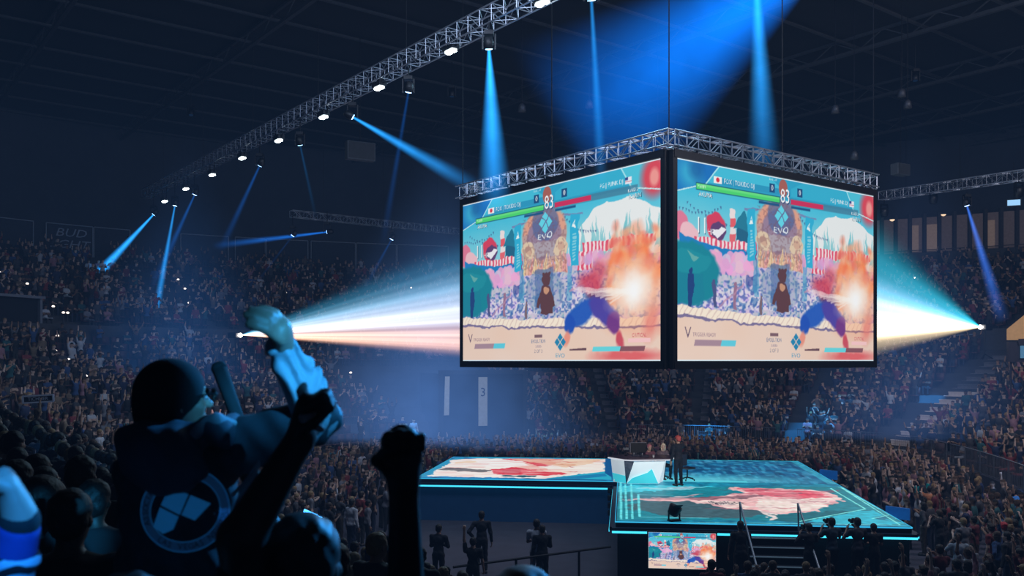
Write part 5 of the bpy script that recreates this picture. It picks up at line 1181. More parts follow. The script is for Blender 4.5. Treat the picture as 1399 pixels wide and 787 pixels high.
def build_mass(L, name, lab, cat):
    Vs = []; Qs = []; Cs = []; off = 0; r = random.Random(5)
    for (p, z, wh, i) in L:
        if i is None: continue
        Vv, Q, cls = LOW[i]; a = face_to(p, CEN)+r.uniform(-.3, .3); c_, s_ = math.cos(a), math.sin(a); sc = r.uniform(.93, 1.05)
        X = Vv[:, 0]*c_-Vv[:, 1]*s_; Y = Vv[:, 0]*s_+Vv[:, 1]*c_; Vs.append(np.stack([X*sc+p[0], Y*sc+p[1], Vv[:, 2]*sc+z], 1)); Qs.append(Q+off); off += len(Vv)
        sh = r.choice(SHIRTS+SHIRTS[:4])[1]; pal = np.array([r.choice(SK), sh, r.choice([(.012, .013, .018), (.02, .03, .06), (.03, .03, .03)]), r.choice(HAIRS)[1]]); Cs.append(pal[cls])
    me = np_mesh(name, np.concatenate(Vs), np.concatenate(Qs), np.concatenate(Cs), True); me.materials.append(attr_diff('crowd')); o = link(name, me); tag(o, lab, cat, kind='stuff'); print('MASS', len(Vs), len(me.polygons))
build_mass(rest, 'crowd', 'mass of distant spectators filling the far and side stands', 'crowd')
# ---- seats
def seat_parts():
    bk = MB().box((0, -.24, .72), (.46, .05, .42)); st = MB().box((0, 0, .44), (.46, .44, .07)); lg = MB().bar((-.2, -.1, 0), (-.2, -.1, .42), .02).bar((.2, -.1, 0), (.2, -.1, .42), .02)
    return bk, st, lg
sp_ = empty('stadium_seat', (0, 0, -50)); bk, st, lg = seat_parts()
bk.build('backrest', M_seat, sp_, bevel=.02); st.build('seat', M_seat, sp_, bevel=.02); lg.build('frame', M_black, sp_)
rseat = []
n_ind = 0
for (p, z, s, wh) in sorted(seats, key=lambda t: math.hypot(*t[0])):
    if n_ind < 150:
        c = copy_tree(sp_); c.location = (p[0], p[1], z); c.rotation_euler = (0, 0, face_to(p, CEN)); n_ind += 1
        d = ('near left' if p[0] < 6 and p[1] < 26 else 'right' if p[0] > 12 else 'far'); tag(c, 'maroon folding stadium seat in the '+d+' stand', 'seat', 'seats of the '+d+' stand')
for ch in list(sp_.children): bpy.data.objects.remove(ch)
bpy.data.objects.remove(sp_)
V0 = MB().box((0, -.26, .70), (.46, .05, .46)).box((0, 0, .44), (.46, .44, .07)); vv = np.array(V0.v); ff = np.array(V0.f); Vs = []; Fs = []; off = 0; rr = random.Random(4)
for (p, z, wh, i) in rest:
    if z == 0: continue
    a = face_to(p, CEN); c_, s_ = math.cos(a), math.sin(a); Vs.append(np.stack([vv[:, 0]*c_-vv[:, 1]*s_+p[0], vv[:, 0]*s_+vv[:, 1]*c_+p[1], vv[:, 2]+z], 1)); Fs.append(ff+off); off += len(vv)
me = np_mesh('stadium_seats', np.concatenate(Vs), np.concatenate(Fs)); me.materials.append(M_seat); tag(link('stadium_seats', me), 'rows of maroon seats under the distant spectators', 'seats', kind='stuff')
# ================================================================ named people on stage and floor
def single(loc, rz, label, st=0, aL='down', aR='down', lean=.03, sleeve='short', hair='short', fem=False, H=1.76, shirt=(.012, .012, .015), tr=(.012, .012, .016), hairc=(.01, .008, .008), skin=SK[0], turn=0, h=.0145, curl=None):
    Jp = skeleton(bool(st), aL, aR, lean, turn, fem, H)
    if curl is not None: Jp['curlL'] = Jp['curlR'] = curl
    b = make_person(Jp, h, sleeve, hair, {'body': skin, 'shirt': shirt, 'trousers': tr, 'hair': hairc}); b.location = loc; b.rotation_euler = (0, 0, rz); tag(b, label, 'person'); return b, Jp
D = dr.location
# standing man beside the desk
pm_ = SP(*deck_uv(927, 664)); b, Jp = single(pm_, .5, 'standing person in black with a red cap beside the broadcast desk', aL='down', aR='phone', sleeve='long', hair='cap', hairc=(.5, .08, .07), H=1.84, lean=.02, shirt=(.008, .011, .02), tr=(.008, .012, .022))
def in_hand(b, Jp, n='R'):
    R = Matrix.Rotation(b.rotation_euler.z, 3, 'Z'); w = Jp['wr'+n]; d = unit(w-Jp['el'+n]); return b.location+R @ Vector(w+d*.07)
q = in_hand(b, Jp); r = empty('microphone', q, 0, 'small black microphone in the hand of the standing person in black', 'microphone'); MB().bar((0, 0, -.08), (0, 0, .08), .013, .018, seg=10).build('handle', M_black, r); MB().lathe((0, 0, .1), [(.012, -.03), (.026, 0), (.02, .025), (.005, .03)], 12).build('grille', mat('grey_fixture', (.2, .22, .25), .5, .3), r, True)
single(D+Vector((1.45, 1.0, 0)), math.pi*1.04, 'seated player with pink hair leaning over the desk', st=1, aL='lap', aR='lap', lean=.32, hair='short', hairc=(.5, .16, .2), shirt=(.16, .06, .09), skin=SK[1], fem=True)
single(D+Vector((1.98, .95, 0)), math.pi*1.1, 'seated player with long platinum blond hair at the desk', st=1, aL='lap', aR='lap', lean=.15, hair='long', hairc=(.85, .72, .55), shirt=(.14, .1, .12), skin=SK[4], fem=True, turn=.4)
# floor staff
def on_floor(px, py_head, Hh): # stands so that the head top is seen at that pixel
    Y = (EYE-Hh)*F/(py_head-HY); return Vector(((px-CX)*Y/F, Y, 0))
single(on_floor(658, 698, 1.82), .1, 'standing person in dark clothes seen from behind on the open floor', aL='hip', aR='down', sleeve='long', H=1.82, shirt=(.01, .013, .02))
single(on_floor(646, 734, 1.70), -.1, 'spectator in dark shirt with left fist punched high by the open floor', aL='high', aR='down', sleeve='short', H=1.70, curl=1.3, shirt=(.01, .011, .016))
single(on_floor(733, 709, 1.86), -.2, 'standing person in a white shirt on the open floor behind the barrier', aL='cross', aR='cross', sleeve='short', H=1.86, shirt=(.45, .48, .55), tr=(.25, .26, .3), skin=SK[3])
single(on_floor(741, 717, 1.72), .15, 'standing person in black overlapping the one in the white shirt', aL='down', aR='cross', sleeve='long', H=1.72, shirt=(.008, .01, .016))
single(on_floor(599, 716, 1.75), -.3, 'spectator in a dark jacket standing right of the big raised fist', st=0, aL='cross', aR='cross', sleeve='long', H=1.75, shirt=(.02, .022, .03))
single(on_floor(484, 669, 1.8), -.4, 'standing person in dark blue left of the raised fist by the floor edge', aL='down', aR='cross', sleeve='long', H=1.8, shirt=(.01, .02, .045))
single(on_floor(1012, 711, 1.87), 0, 'standing guard in black between the stage monitor and the stairs', aL='down', aR='down', sleeve='long', H=1.86, shirt=(.006, .008, .012), skin=SK[3])
ph = [(1137, 708, 'photographer in a grey blue shirt aiming a camera at the stage', (.03, .06, .09), 'mouth', 'short'), (1172, 708, 'photographer in a patterned top aiming a camera leftwards', (.05, .05, .07), 'mouth', 'short'), (1106, 716, 'photographer in a brimmed cap at the top of the stairs', (.02, .02, .028), 'mouth', 'cap'), (1194, 716, 'dark haired person standing right of the two photographers', (.012, .012, .016), 'cross', 'short')]
rz_ = empty('riser', P(1155, 787, 24.1), -a7, 'low black riser carrying the photographers at the stage front', 'riser'); rz_.location.z = 0; MB().box((0, 0, .24), (2.6, 1.0, .08)).build('deck', M_black, rz_); MB().box((-1.2, 0, .1), (.08, .9, .2)).box((1.2, 0, .1), (.08, .9, .2)).box((0, 0, .1), (.08, .9, .2)).build('support', M_black, rz_)
for px, py, lab, c_, am, hr in ph:
    pz = P(px, py, 24.1); b, Jp = single((pz.x, pz.y, .28), .25 if px < 1180 else 0, lab, aL=am, aR=am, sleeve='short' if px != 1106 else 'long', hair=hr, H=min(1.9, pz.z-.28+.02), shirt=c_)
    if am == 'mouth':
        R = Matrix.Rotation(b.rotation_euler.z, 3, 'Z'); q = b.location+R @ Vector(Jp['head']+V3(0, .17, .0)); r = empty('camera', q, b.rotation_euler.z, 'black camera with a lens held by the '+lab.split(' aiming')[0].split(' at ')[0], 'camera')
        MB().box((0, 0, 0), (.15, .08, .11)).box((0, 0, .065), (.06, .06, .035)).build('body', M_housing, r, bevel=.012); MB().lathe((0, 0, 0), [(.035, .03), (.04, .1), (.045, .16), (.04, .17)], 14, R=Matrix.Rotation(-math.pi/2, 3, 'X')).build('lens', M_housing, r, True)
single(on_floor(1310, 728, 1.72), -.1, 'spectator in a pale blue white shirt seen from behind at lower right', aL='mouth', aR='mouth', H=1.72, shirt=(.42, .5, .58), hairc=(.015, .01, .01))
single(on_floor(1372, 713, 1.74), -.2, 'spectator with bright red bushy hair and pale shirt at lower right', aL='down', aR='down', H=1.74, hair='curly', hairc=(.5, .02, .03), shirt=(.35, .4, .44))
single(on_floor(1270, 664, 1.7), -.6, 'spectator in an orange shirt turned sideways right of the stage', aL='point', aR='cross', H=1.7, shirt=(.6, .22, .1))
single(on_floor(1238, 664, 1.7), -.4, 'spectator in a pink top clapping right of the stage', aL='clap', aR='clap', H=1.7, shirt=(.6, .2, .26), fem=True, hair='long')
single(on_floor(1258, 655, 1.7), -.4, 'spectator in a bright teal shirt right of the stage', aL='down', aR='up', H=1.7, shirt=(.0, .3, .3))
single(on_floor(1393, 665, 1.8), .4, 'blue lit spectator group member bending at the right edge', aL='clap', aR='clap', H=1.75, shirt=(.05, .25, .7), lean=.3)
# light sticks
for k, (px, py) in enumerate(((424, 701), (431, 705))):
    p = P(px, py, 13.0); o = MB().bar(p+Vector((-.09, 0, .035)), p+Vector((.09, 0, -.04)), .024, seg=10).build('light_stick', emit('stick_blue', (.05, .35, 1.0), 6), None, True); tag(o, 'glowing blue light stick held over the lower left crowd, '+('left one' if k == 0 else 'right one'), 'light stick', None)
# aisle handrail in the near left crowd
a = P(-15, 590, 12.5); b_ = P(46, 615, 11.5); r = empty('aisle_handrail', a, 0, 'pale metal handrail in the near left crowd', 'railing'); MB().bar((0, 0, 0), b_-a, .025).build('handrail', M_alu, r)
MB().bar(b_-a, b_-a-Vector((0, 0, 1.1)), .025).build('post', M_alu, r)
# ================================================================ foreground figures, built in place in metres
NB = lambda v: np.array(v, float)
def fg(name, prims, h, m, parent=None, warp=None, off=None, smooth=True):
    Vv, Q = sdf_mesh(prims, h, warp=warp); Vv = Vv-NB(off if off is not None else (0, 0, 0)); me = np_mesh(name, Vv, Q, smooth=smooth); me.materials.append(m); return link(name, me, parent)
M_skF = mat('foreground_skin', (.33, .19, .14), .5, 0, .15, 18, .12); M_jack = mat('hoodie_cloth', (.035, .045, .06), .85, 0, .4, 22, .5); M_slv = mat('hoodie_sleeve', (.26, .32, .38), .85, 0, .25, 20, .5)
M_capF = mat('knit_cap', (.008, .009, .012), .9, 0, .3, 80, .5); M_jean = mat('jeans', (.02, .03, .05), .9, 0, .3, 30)
FLOORZ = rowz(8)
# --- the spectator in the hooded jacket
HY0 = 2.6
hc = NB(P(238, 547, HY0)); f_ = unit(V3(.80, .60, .05)); upv = V3(0, 0, 1)
shR = NB(P(335, 606, 2.62)); shL = NB(P(203, 646, 2.58)); pel = NB(P(240, 493, 2.66)); pel[2] = FLOORZ+.94; nk = NB(P(244, 600, 2.6))
elR = NB(P(437, 574, 2.52)); wrR = NB(P(386, 474, 2.46)); hd, at, RH = head_prims(hc, f_, upv, .88)
fwd = V3(.35, .94, 0); sid = V3(.94, -.35, 0); Rb = np.stack([sid, fwd, upv], 1)
dR_ = unit(wrR-elR); palm_dir = unit(V3(-.25, .05, .95))
handp = []
w = wrR; kn = NB(P(388, 436, 2.36)); tips = NB(P(346, 434, 2.43))
handp += hand(w, unit(kn-w), V3(-.3, -.9, 0), unit(V3(-1, .25, -.1)), 1.0, 1.0, thick=1.45, spread=.09, c2=.26)[:-3]
handp += [cap(NB(P(388, 458, 2.42)), NB(P(374, 452, 2.40)), .016, .014, .012), cap(NB(P(374, 452, 2.40)), NB(P(362, 447, 2.40)), .0135, .011, .005), cap(NB(P(384, 462, 2.45)), NB(P(372, 455, 2.46)), .02, .018, .015)]
elL = shL+V3(-.03, .16, -.24); wrL = elL+V3(.09, .24, .05)
body = hd+[cap(hc-V3(0, 0, .07), nk-V3(0, 0, .05), .055, .062, .03), ell(nk-V3(0, -.01, .2), (.16, .11, .2), .05, Rb), ell(pel+V3(0, 0, .1), (.15, .11, .2), .05, Rb), cap(shL, shR, .06, .06, .04), cap(shR, elR, .05, .042, .03), cap(elR, wrR, .042, .029, .02), cap(shL, elL, .05, .042, .03), cap(elL, wrL, .042, .028, .02)]+handp
body += hand(wrL, unit(wrL-elL), V3(0, 0, 1), V3(1, 0, 0), .5, 1.0)
for s_ in (-1, 1):
    hp = pel+sid*.09*s_; kn_ = V3(hp[0]+.02*s_, hp[1]+.05, FLOORZ+.5); an = V3(hp[0]+.04*s_, hp[1], FLOORZ+.08); body += [cap(hp, kn_, .08, .055, .03), cap(kn_, an, .053, .036, .02), cap(an-V3(0, .02, .03), an+V3(0, .14, -.04), .036, .03, .02)]
O = pel.copy(); O[2] = FLOORZ
hero = fg('person', body, .009, M_skF, off=O); hero.location = O; tag(hero, 'spectator in a hooded jacket with a ring emblem, right arm raised, seen from behind', 'person')
# folds on cloth
def folds(X, Y, Z): return .006*np.sin(34*Z+22*X+3*np.sin(9*X))*np.sin(12*X+17*Z)+.004*np.sin(70*X+50*Z+20*Y)
jk = [ell(nk-V3(.0, .0, .18), (.175, .145, .20), .05, Rb), ell(nk-V3(.01, 0, .40), (.172, .145, .25), .05, Rb), ell(pel+V3(0, 0, .08), (.17, .14, .17), .05, Rb), cap(shL, shR, .078, .072, .05), cap(nk-V3(.02, .02, .03), nk-V3(0, 0, .06), .085, .1, .05), cap(shL, elL, .08, .066, .04), cap(elL, wrL*.9+elL*.1, .066, .046, .02)]
jacket = fg('jacket', jk, .009, M_jack, hero, warp=folds, off=O)
ax_ = unit(wrR-elR)
def sleeve_folds(X, Y, Z):
    t = (X-elR[0])*ax_[0]+(Y-elR[1])*ax_[1]+(Z-elR[2])*ax_[2]; return .009*np.sin(95*t+30*X+6*np.sin(30*X+20*Y))*np.clip(.6+t*2, 0, 1)+.005*np.sin(60*X+20*Z)
slv = [cap(shR, elR, .082, .062, .04), cap(elR-V3(.01, 0, 0), elR*.45+wrR*.55, .064, .054, .02), cap(elR*.45+wrR*.55, elR*.06+wrR*.94, .054, .041, .01), cap(elR*.10+wrR*.90, elR*.05+wrR*.95, .045, .045, .006)]
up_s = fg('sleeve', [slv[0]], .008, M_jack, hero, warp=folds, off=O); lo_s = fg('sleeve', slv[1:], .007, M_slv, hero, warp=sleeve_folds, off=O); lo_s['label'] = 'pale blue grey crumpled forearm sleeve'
# hood lying on the back and the collar edge
hoodp = [ell(NB(P(212, 622, 2.46)), (.115, .075, .085), .05, Rb), ell(NB(P(235, 645, 2.45)), (.10, .06, .06), .05, Rb), cap(NB(P(185, 600, 2.52)), NB(P(300, 592, 2.52)), .045, .035, .05), cap(NB(P(300, 588, 2.52)), NB(P(318, 578, 2.62)), .035, .03, .04)]
fg('hood', hoodp, .008, mat('hood_cloth', (.05, .07, .10), .85, 0, .3, 24, .4), hero, warp=folds, off=O)
fg('collar', [cap(NB(P(250, 602, 2.47)), NB(P(292, 575, 2.50)), .014, .02, .02), cap(NB(P(292, 575, 2.50)), NB(P(320, 578, 2.55)), .018, .012, .02)], .006, M_slv, hero, warp=lambda X, Y, Z: .003*np.sin(120*X), off=O)
fg('lit_edge_strip', [cap(NB(P(353, 632, 2.42)), NB(P(338, 668, 2.40)), .006, .017, .01), cap(NB(P(338, 668, 2.40)), NB(P(311, 722, 2.38)), .017, .006, .01), cap(NB(P(348, 645, 2.42)), NB(P(318, 676, 2.40)), .005, .006, .004)], .004, M_slv, hero, off=O)  # pale strip added where the jacket's side edge catches the light
# knitted cap covering the skull
cp = [ell(at(0, -.012, .035), (.086, .099, .09), .02, RH), ell(at(0, -.05, -.03), (.081, .07, .084), .03, RH), ell(at(0, .13, -.05), (.08, .075, .106), .012, RH, sub=True), ell(at(0, 0, -.16), (.18, .18, .062), .01, RH, sub=True)]
fg('cap', cp, .007, M_capF, hero, off=O)
g = MB(); gl = MB()
for sx in (-1, 1):
    pts = [at(sx*.034+.026*math.cos(t), .118, .012+.02*math.sin(t)) for t in np.linspace(0, 2*math.pi, 15)]
    for a, b in zip(pts[:-1], pts[1:]): g.bar(Vector(a-O), Vector(b-O), .0022, seg=5, cap=False)
    gl.quad(*[tuple(q-O) for q in pts[:-1]]); g.bar(Vector(at(sx*.06, .116, .016)-O), Vector(at(sx*.088, -.0, .012)-O), .0025, seg=5)
g.bar(Vector(at(-.01, .12, .016)-O), Vector(at(.01, .12, .016)-O), .0022); gf = g.build('glasses', M_black, hero); gl.build('glasses_lens', mat('dark_lens', (.02, .02, .03), .1), gf)
# emblem printed on the back, draped onto the jacket
vs = [Vector(v.co)+Vector(O) for v in jacket.data.vertices]; bvh = BVHTree.FromPolygons(vs, [tuple(p.vertices) for p in jacket.data.polygons])
hood_o = [c for c in hero.children if c.name.startswith('hood')][0]
def drape(px, py, lift=.004):
    d = Vector(((px-CX)/F, 1, -(py-HY)/F)); o0 = Vector((0, 0, EYE)); h_, n_, i_, dist = bvh.ray_cast(o0, d.normalized(), 6)
    if h_ is None: h_ = P(px, py, 2.5)
    return h_-d.normalized()*lift
def draped(name, polys, m, sub=6, lift=.004, smoothn=None):
    v = []; f = []
    for pl in polys:
        n0 = len(v); v += [tuple(drape(x, y, lift)-Vector(O)) for x, y in pl]; f.append(tuple(range(n0, n0+len(pl))))
    me = bpy.data.meshes.new(name); me.from_pydata(v, [], f); me.materials.append(m); return link(name, me, hero)
M_pr = mat('print_blue', (.06, .14, .30), .8, 0, .15, 20, emis=(.02, .14, .4), es=.06); M_pr2 = mat('print_pale', (.08, .24, .5), .8, 0, .1, 20, emis=(.01, .17, .5), es=.2)  # prints glow a little: blue light put into their colour
ec = (253, 697); ta = math.radians(-18)
def ring(t, k): # outer/inner radii ellipses, tilted
    rx, ry = (61, 57) if k == 1 else (48, 43) if k == 0 else (61*k+48*(1-k), 57*k+43*(1-k)); x, y = rx*math.cos(t), ry*math.sin(t); return (ec[0]+x*math.cos(ta)-y*math.sin(ta), ec[1]+x*math.sin(ta)+y*math.cos(ta))
N_ = 72; pl = []
for i in range(N_):
    t0, t1 = 2*math.pi*i/N_, 2*math.pi*(i+1)/N_
    for a, b in ((0, .5), (.5, 1)): pl.append([ring(t0, a), ring(t1, a), ring(t1, b), ring(t0, b)])
ring_o = draped('emblem_ring', pl, M_pr)
ol = []
for i in range(N_):
    t0, t1 = 2*math.pi*i/N_, 2*math.pi*(i+1)/N_
    for a, b in ((-.02, .05), (.96, 1.04)): ol.append([ring(t0, a), ring(t1, a), ring(t1, b), ring(t0, b)])
draped('emblem_outline', ol, M_pr2, lift=.006)
zz_ = lambda x, y: (170+x*190/800, 600+y*187/787)
def gridq(q, n=4):
    a, b, c, d = [np.array(zz_(*p)) for p in q]; out = []
    for i in range(n):
        for j in range(n):
            F_ = lambda u, v: tuple((a*(1-u)+b*u)*(1-v)+(d*(1-u)+c*u)*v); out.append([F_(i/n, j/n), F_((i+1)/n, j/n), F_((i+1)/n, (j+1)/n), F_(i/n, (j+1)/n)])
    return out
shp = []
for q in (((285, 285), (368, 318), (318, 436), (210, 380)), ((380, 322), (498, 370), (405, 468), (328, 436)), ((204, 392), (312, 446), (280, 520), (165, 505))): shp += gridq(q)
shp.append([zz_(210, 380), zz_(235, 325), zz_(285, 285)]); shp.append([zz_(165, 505), zz_(222, 545), zz_(280, 520)])
draped('emblem_panes', shp, M_pr2, lift=.006)
def arc_text(txt, t0, t1, size, flip):
    n = len(txt); 
    for i, ch in enumerate(txt):
        if ch == ' ': continue
        t = t0+(t1-t0)*(i+.5)/n; c_ = ring(t, .5); me = text_mesh(ch, size); e = ring(t+.02, .5); tx = np.array([e[0]-c_[0], e[1]-c_[1]]); tx = tx/np.linalg.norm(tx)*(1 if not flip else -1); ty = np.array([-tx[1], tx[0]])
        for v in me.vertices:
            q = np.array(c_)+tx*v.co.x-ty*v.co.y; v.co = drape(q[0], q[1], .008)-Vector(O)
        yield me
vtot = []; ftot = []
for me in list(arc_text('ASSOCIATION', math.radians(175), math.radians(262), 11.5, False))+list(arc_text('OF E', math.radians(280), math.radians(318), 11.5, False))+list(arc_text('LAS VEGAS NEVADA', math.radians(150), math.radians(22), 11.5, True)):
    me.materials.clear(); me.materials.append(mat('print_dark', (.01, .03, .09), .8)); link('letter', me, ring_o)
tr = []
for s_ in (-1, 1):
    hp = pel+sid*.09*s_; kn_ = V3(hp[0]+.02*s_, hp[1]+.05, FLOORZ+.5); an = V3(hp[0]+.04*s_, hp[1], FLOORZ+.12); tr += [cap(hp, kn_, .095, .07, .03), cap(kn_, an, .07, .058, .02)]
fg('trousers', tr+[ell(pel-V3(0, 0, .02), (.17, .13, .12), .04, Rb)], .012, M_jean, hero, off=O)
fg('shoes', [cap(V3(pel[0]+sid[0]*.09*s_+.04*s_, pel[1]-.06, FLOORZ+.05), V3(pel[0]+sid[0]*.09*s_+.05*s_, pel[1]+.16, FLOORZ+.04), .048, .038, .02) for s_ in (-1, 1)], .01, MATS['shoes'], hero, off=O)
# --- generic foreground body: pelvis on the floor below, one raised arm placed exactly
def raised(label, sh, el, wr, handspec, Y, floorz, side, sleeve=None, headpx=None, skin=None, shirtm=None, h=.009, rarm=(.045, .04, .03), hairk='short', lower=None):
    sh, el, wr = NB(sh), NB(el), NB(wr); H0 = floorz; px_ = sh[0]-side*.18; pe = V3(px_, sh[1]+.02, H0+.92); 
    nkz = sh[2]+.05; sho = V3(px_-side*.18, sh[1], sh[2]-.04)
    if headpx is None: hcx = V3(px_, sh[1]+.03, nkz+.17)
    else: hcx = NB(headpx)
    hp_, at_, RH_ = head_prims(hcx, V3(.25, 1, 0), upv, 1.0)
    nk_ = V3(px_, sh[1], nkz); el2 = sho+V3(-side*.06, .05, -.27); wr2 = el2+V3(side*.08, .2, .02)
    ra, rb, rc = rarm
    b = hp_+[cap(hcx-V3(0, 0, .07), nk_-V3(0, 0, .05), .053, .06, .03), ell(nk_-V3(0, 0, .2), (.15, .105, .19), .05), ell((nk_+pe)/2-V3(0, 0, .06), (.135, .10, .2), .05), ell(pe, (.155, .11, .13), .05), cap(sho, sh, .058, .058, .04), cap(sh, el, .052, ra, .03), cap(el, wr, rb, rc, .02), cap(sho, el2, .05, .04, .03), cap(el2, wr2, .04, .027, .02)]
    b += handspec+hand(wr2, unit(wr2-el2), V3(0, 0, 1), V3(side, 0, 0), .6, 1.0)
    legs = []
    for s_ in (-1, 1):
        hp2 = pe+V3(.09*s_, 0, -.02); k2 = V3(pe[0]+.1*s_, pe[1]+.03, H0+.5); a2 = V3(pe[0]+.11*s_, pe[1], H0+.08); b += [cap(hp2, k2, .078, .053, .03), cap(k2, a2, .052, .035, .02), cap(a2-V3(0, .02, .03), a2+V3(0, .14, -.04), .036, .03, .02)]; legs += [cap(hp2, k2, .092, .068, .03), cap(k2, a2+V3(0, 0, .04), .068, .055, .02)]
    o0 = V3(pe[0], pe[1], H0); o = fg('person', b, h, skin or M_skF, off=o0); o.location = o0; tag(o, label, 'person')
    sp = [ell(nk_-V3(0, 0, .19), (.175, .128, .2), .05), ell((nk_+pe)/2-V3(0, 0, .04), (.162, .125, .22), .05), ell(pe+V3(0, 0, .04), (.172, .13, .1), .04), cap(sho, sh, .068, .068, .04), cap(sho, sho*.4+el2*.6, .068, .062, .03)]
    if sleeve is None: sp.append(cap(sh, sh*.5+el*.5, .07, .062, .03))
    fg('shirt', sp, .011, shirtm or M_dshirt, o, warp=folds, off=o0); fg('trousers', legs+[ell(pe-V3(0, 0, .02), (.168, .125, .12), .04)], .013, M_jean, o, off=o0)
    hh = [ell(at_(0, -.022, .04), (.092, .102, .094), .02, RH_), ell(at_(0, -.045, -.015), (.086, .078, .09), .03, RH_), ell(at_(0, .10, -.035), (.075, .075, .078), .008, RH_, sub=True)]
    if hairk == 'bushy': hh += [ell(at_(.07*math.cos(i*2.4), -.02+.07*math.sin(i*2.4), .04+.05*math.sin(i*1.7)), (.045, .045, .045), .01, RH_) for i in range(16)]
    fg('hair', hh, .009, M_hair, o, warp=lambda X, Y, Z: .003*np.sin(110*X+60*Y)*np.sin(90*Z), off=o0)
    fg('shoes', [cap(V3(pe[0]+.11*s_, pe[1]-.05, H0+.05), V3(pe[0]+.12*s_, pe[1]+.16, H0+.04), .046, .038, .02) for s_ in (-1, 1)], .011, MATS['shoes'], o, off=o0)
    return o, o0
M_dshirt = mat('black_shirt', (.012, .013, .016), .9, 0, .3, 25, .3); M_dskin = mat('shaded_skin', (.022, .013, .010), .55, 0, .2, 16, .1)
# big fist raised in the middle
w = P(551, 652, 1.98); fk = P(549, 605, 1.97); el_ = P(556, 870, 2.05); sh_ = P(610, 985, 2.1)
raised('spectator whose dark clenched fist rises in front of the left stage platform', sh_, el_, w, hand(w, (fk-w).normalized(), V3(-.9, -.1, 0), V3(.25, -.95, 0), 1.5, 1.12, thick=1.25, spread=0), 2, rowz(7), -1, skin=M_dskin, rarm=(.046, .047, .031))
# blue-lit fist at the left edge
w = P(28, 708, 1.78); fk = P(12, 662, 1.77); el_ = P(-4, 860, 1.85); sh_ = P(60, 1010, 1.95)
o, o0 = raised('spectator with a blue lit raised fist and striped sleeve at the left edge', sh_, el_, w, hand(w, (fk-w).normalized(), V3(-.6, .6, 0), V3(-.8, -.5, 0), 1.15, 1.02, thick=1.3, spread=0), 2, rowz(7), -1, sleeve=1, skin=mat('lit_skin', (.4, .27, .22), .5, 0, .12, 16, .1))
w = NB(w); e_ = NB(el_); s2 = NB(sh_); A_ = lambda t: w*(1-t)+e_*t
fg('wristband', [cap(A_(.02), A_(.09), .037, .038, .003)], .006, M_dshirt, o, off=o0)
fg('cuff', [cap(A_(.10), A_(.42), .040, .044, .004)], .006, mat('blue_cuff', (.015, .05, .28), .8, 0, .2, 20, .3), o, off=o0)
md = mat('striped_sleeve', (.2, .3, .4), .8); nt = md.node_tree; bs_ = nt.nodes['Principled BSDF']; tc = [n for n in nt.nodes if n.type == 'TEX_COORD'][0]; wv = nt.nodes.new('ShaderNodeTexWave'); wv.bands_direction = 'Z'; wv.inputs['Scale'].default_value = 9; wv.inputs['Distortion'].default_value = 3.5; wv.inputs['Detail Scale'].default_value = 1.5; nt.links.new(tc.outputs['Object'], wv.inputs['Vector'])
cr_ = nt.nodes.new('ShaderNodeValToRGB'); cr_.color_ramp.elements[0].position = .45; cr_.color_ramp.elements[0].color = (.004, .006, .012, 1); cr_.color_ramp.elements[1].position = .6; cr_.color_ramp.elements[1].color = (.28, .5, .65, 1); nt.links.new(wv.outputs['Fac'], cr_.inputs[0]); nt.links.new(cr_.outputs[0], bs_.inputs['Base Color'])
fg('sleeve', [cap(A_(.40), e_, .05, .06, .02), cap(e_, s2, .06, .075, .03)], .008, md, o, warp=lambda X, Y, Z: .005*np.sin(70*Z+20*X), off=o0)
# dark bare arm crossing in front of the hooded jacket, with a cloth in its fist
w = P(412, 596, 2.16); fk = P(416, 556, 2.15); el_ = P(330, 735, 2.1); sh_ = P(335, 860, 2.12)
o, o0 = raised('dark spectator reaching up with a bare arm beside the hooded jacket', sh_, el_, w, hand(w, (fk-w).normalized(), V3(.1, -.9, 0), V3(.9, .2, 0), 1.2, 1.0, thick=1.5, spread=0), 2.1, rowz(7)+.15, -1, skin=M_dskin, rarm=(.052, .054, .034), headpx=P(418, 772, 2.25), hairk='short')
rg = [cap(NB(P(414, 530, 2.17)), NB(P(420, 575, 2.13)), .014, .02, .01), cap(NB(P(420, 575, 2.13)), NB(P(438, 588, 2.12)), .02, .008, .01), cap(NB(P(420, 570, 2.13)), NB(P(425, 545, 2.14)), .016, .01, .01)]
ro = fg('cloth_scrap', rg, .005, mat('pale_cloth', (.35, .3, .3), .9, 0, .3, 30, .3), off=NB(P(420, 560, 2.14)), warp=lambda X, Y, Z: .003*np.sin(150*Z+80*X)); ro.location = P(420, 560, 2.14); tag(ro, 'crumpled pale cloth gripped in the dark raised hand', 'cloth')
# dark rolled baton standing up behind the shoulder
a = P(299, 501, 3.05); b_ = P(335, 600, 3.0); r = empty('baton', b_, 0, 'black rounded baton held up behind the hooded jacket shoulder', 'baton'); d = a-b_
MB().bar((0, 0, 0), d, .019, .026, seg=16).build('shaft', M_dshirt, r, True); MB().lathe(d, [(.0265, -.01), (.0265, .0), (.02, .012), (.008, .016)], 16, R=d.to_track_quat('Z', 'Y').to_matrix()).build('tip', M_dshirt, r, True)
w = b_+Vector((.0, .0, -.03)); el_ = P(365, 720, 3.05); sh_ = P(420, 850, 3.1)
raised('spectator mostly hidden behind the hooded jacket holding up the baton', sh_, el_, w+Vector((0, .03, -.07)), hand(w+Vector((.0, .03, -.07)), V3(-.15, 0, 1), V3(0, -1, .1), V3(-.9, -.4, 0), 1.25, 1.0, thick=1.2, spread=0), 3, rowz(6), 1, skin=M_dskin)
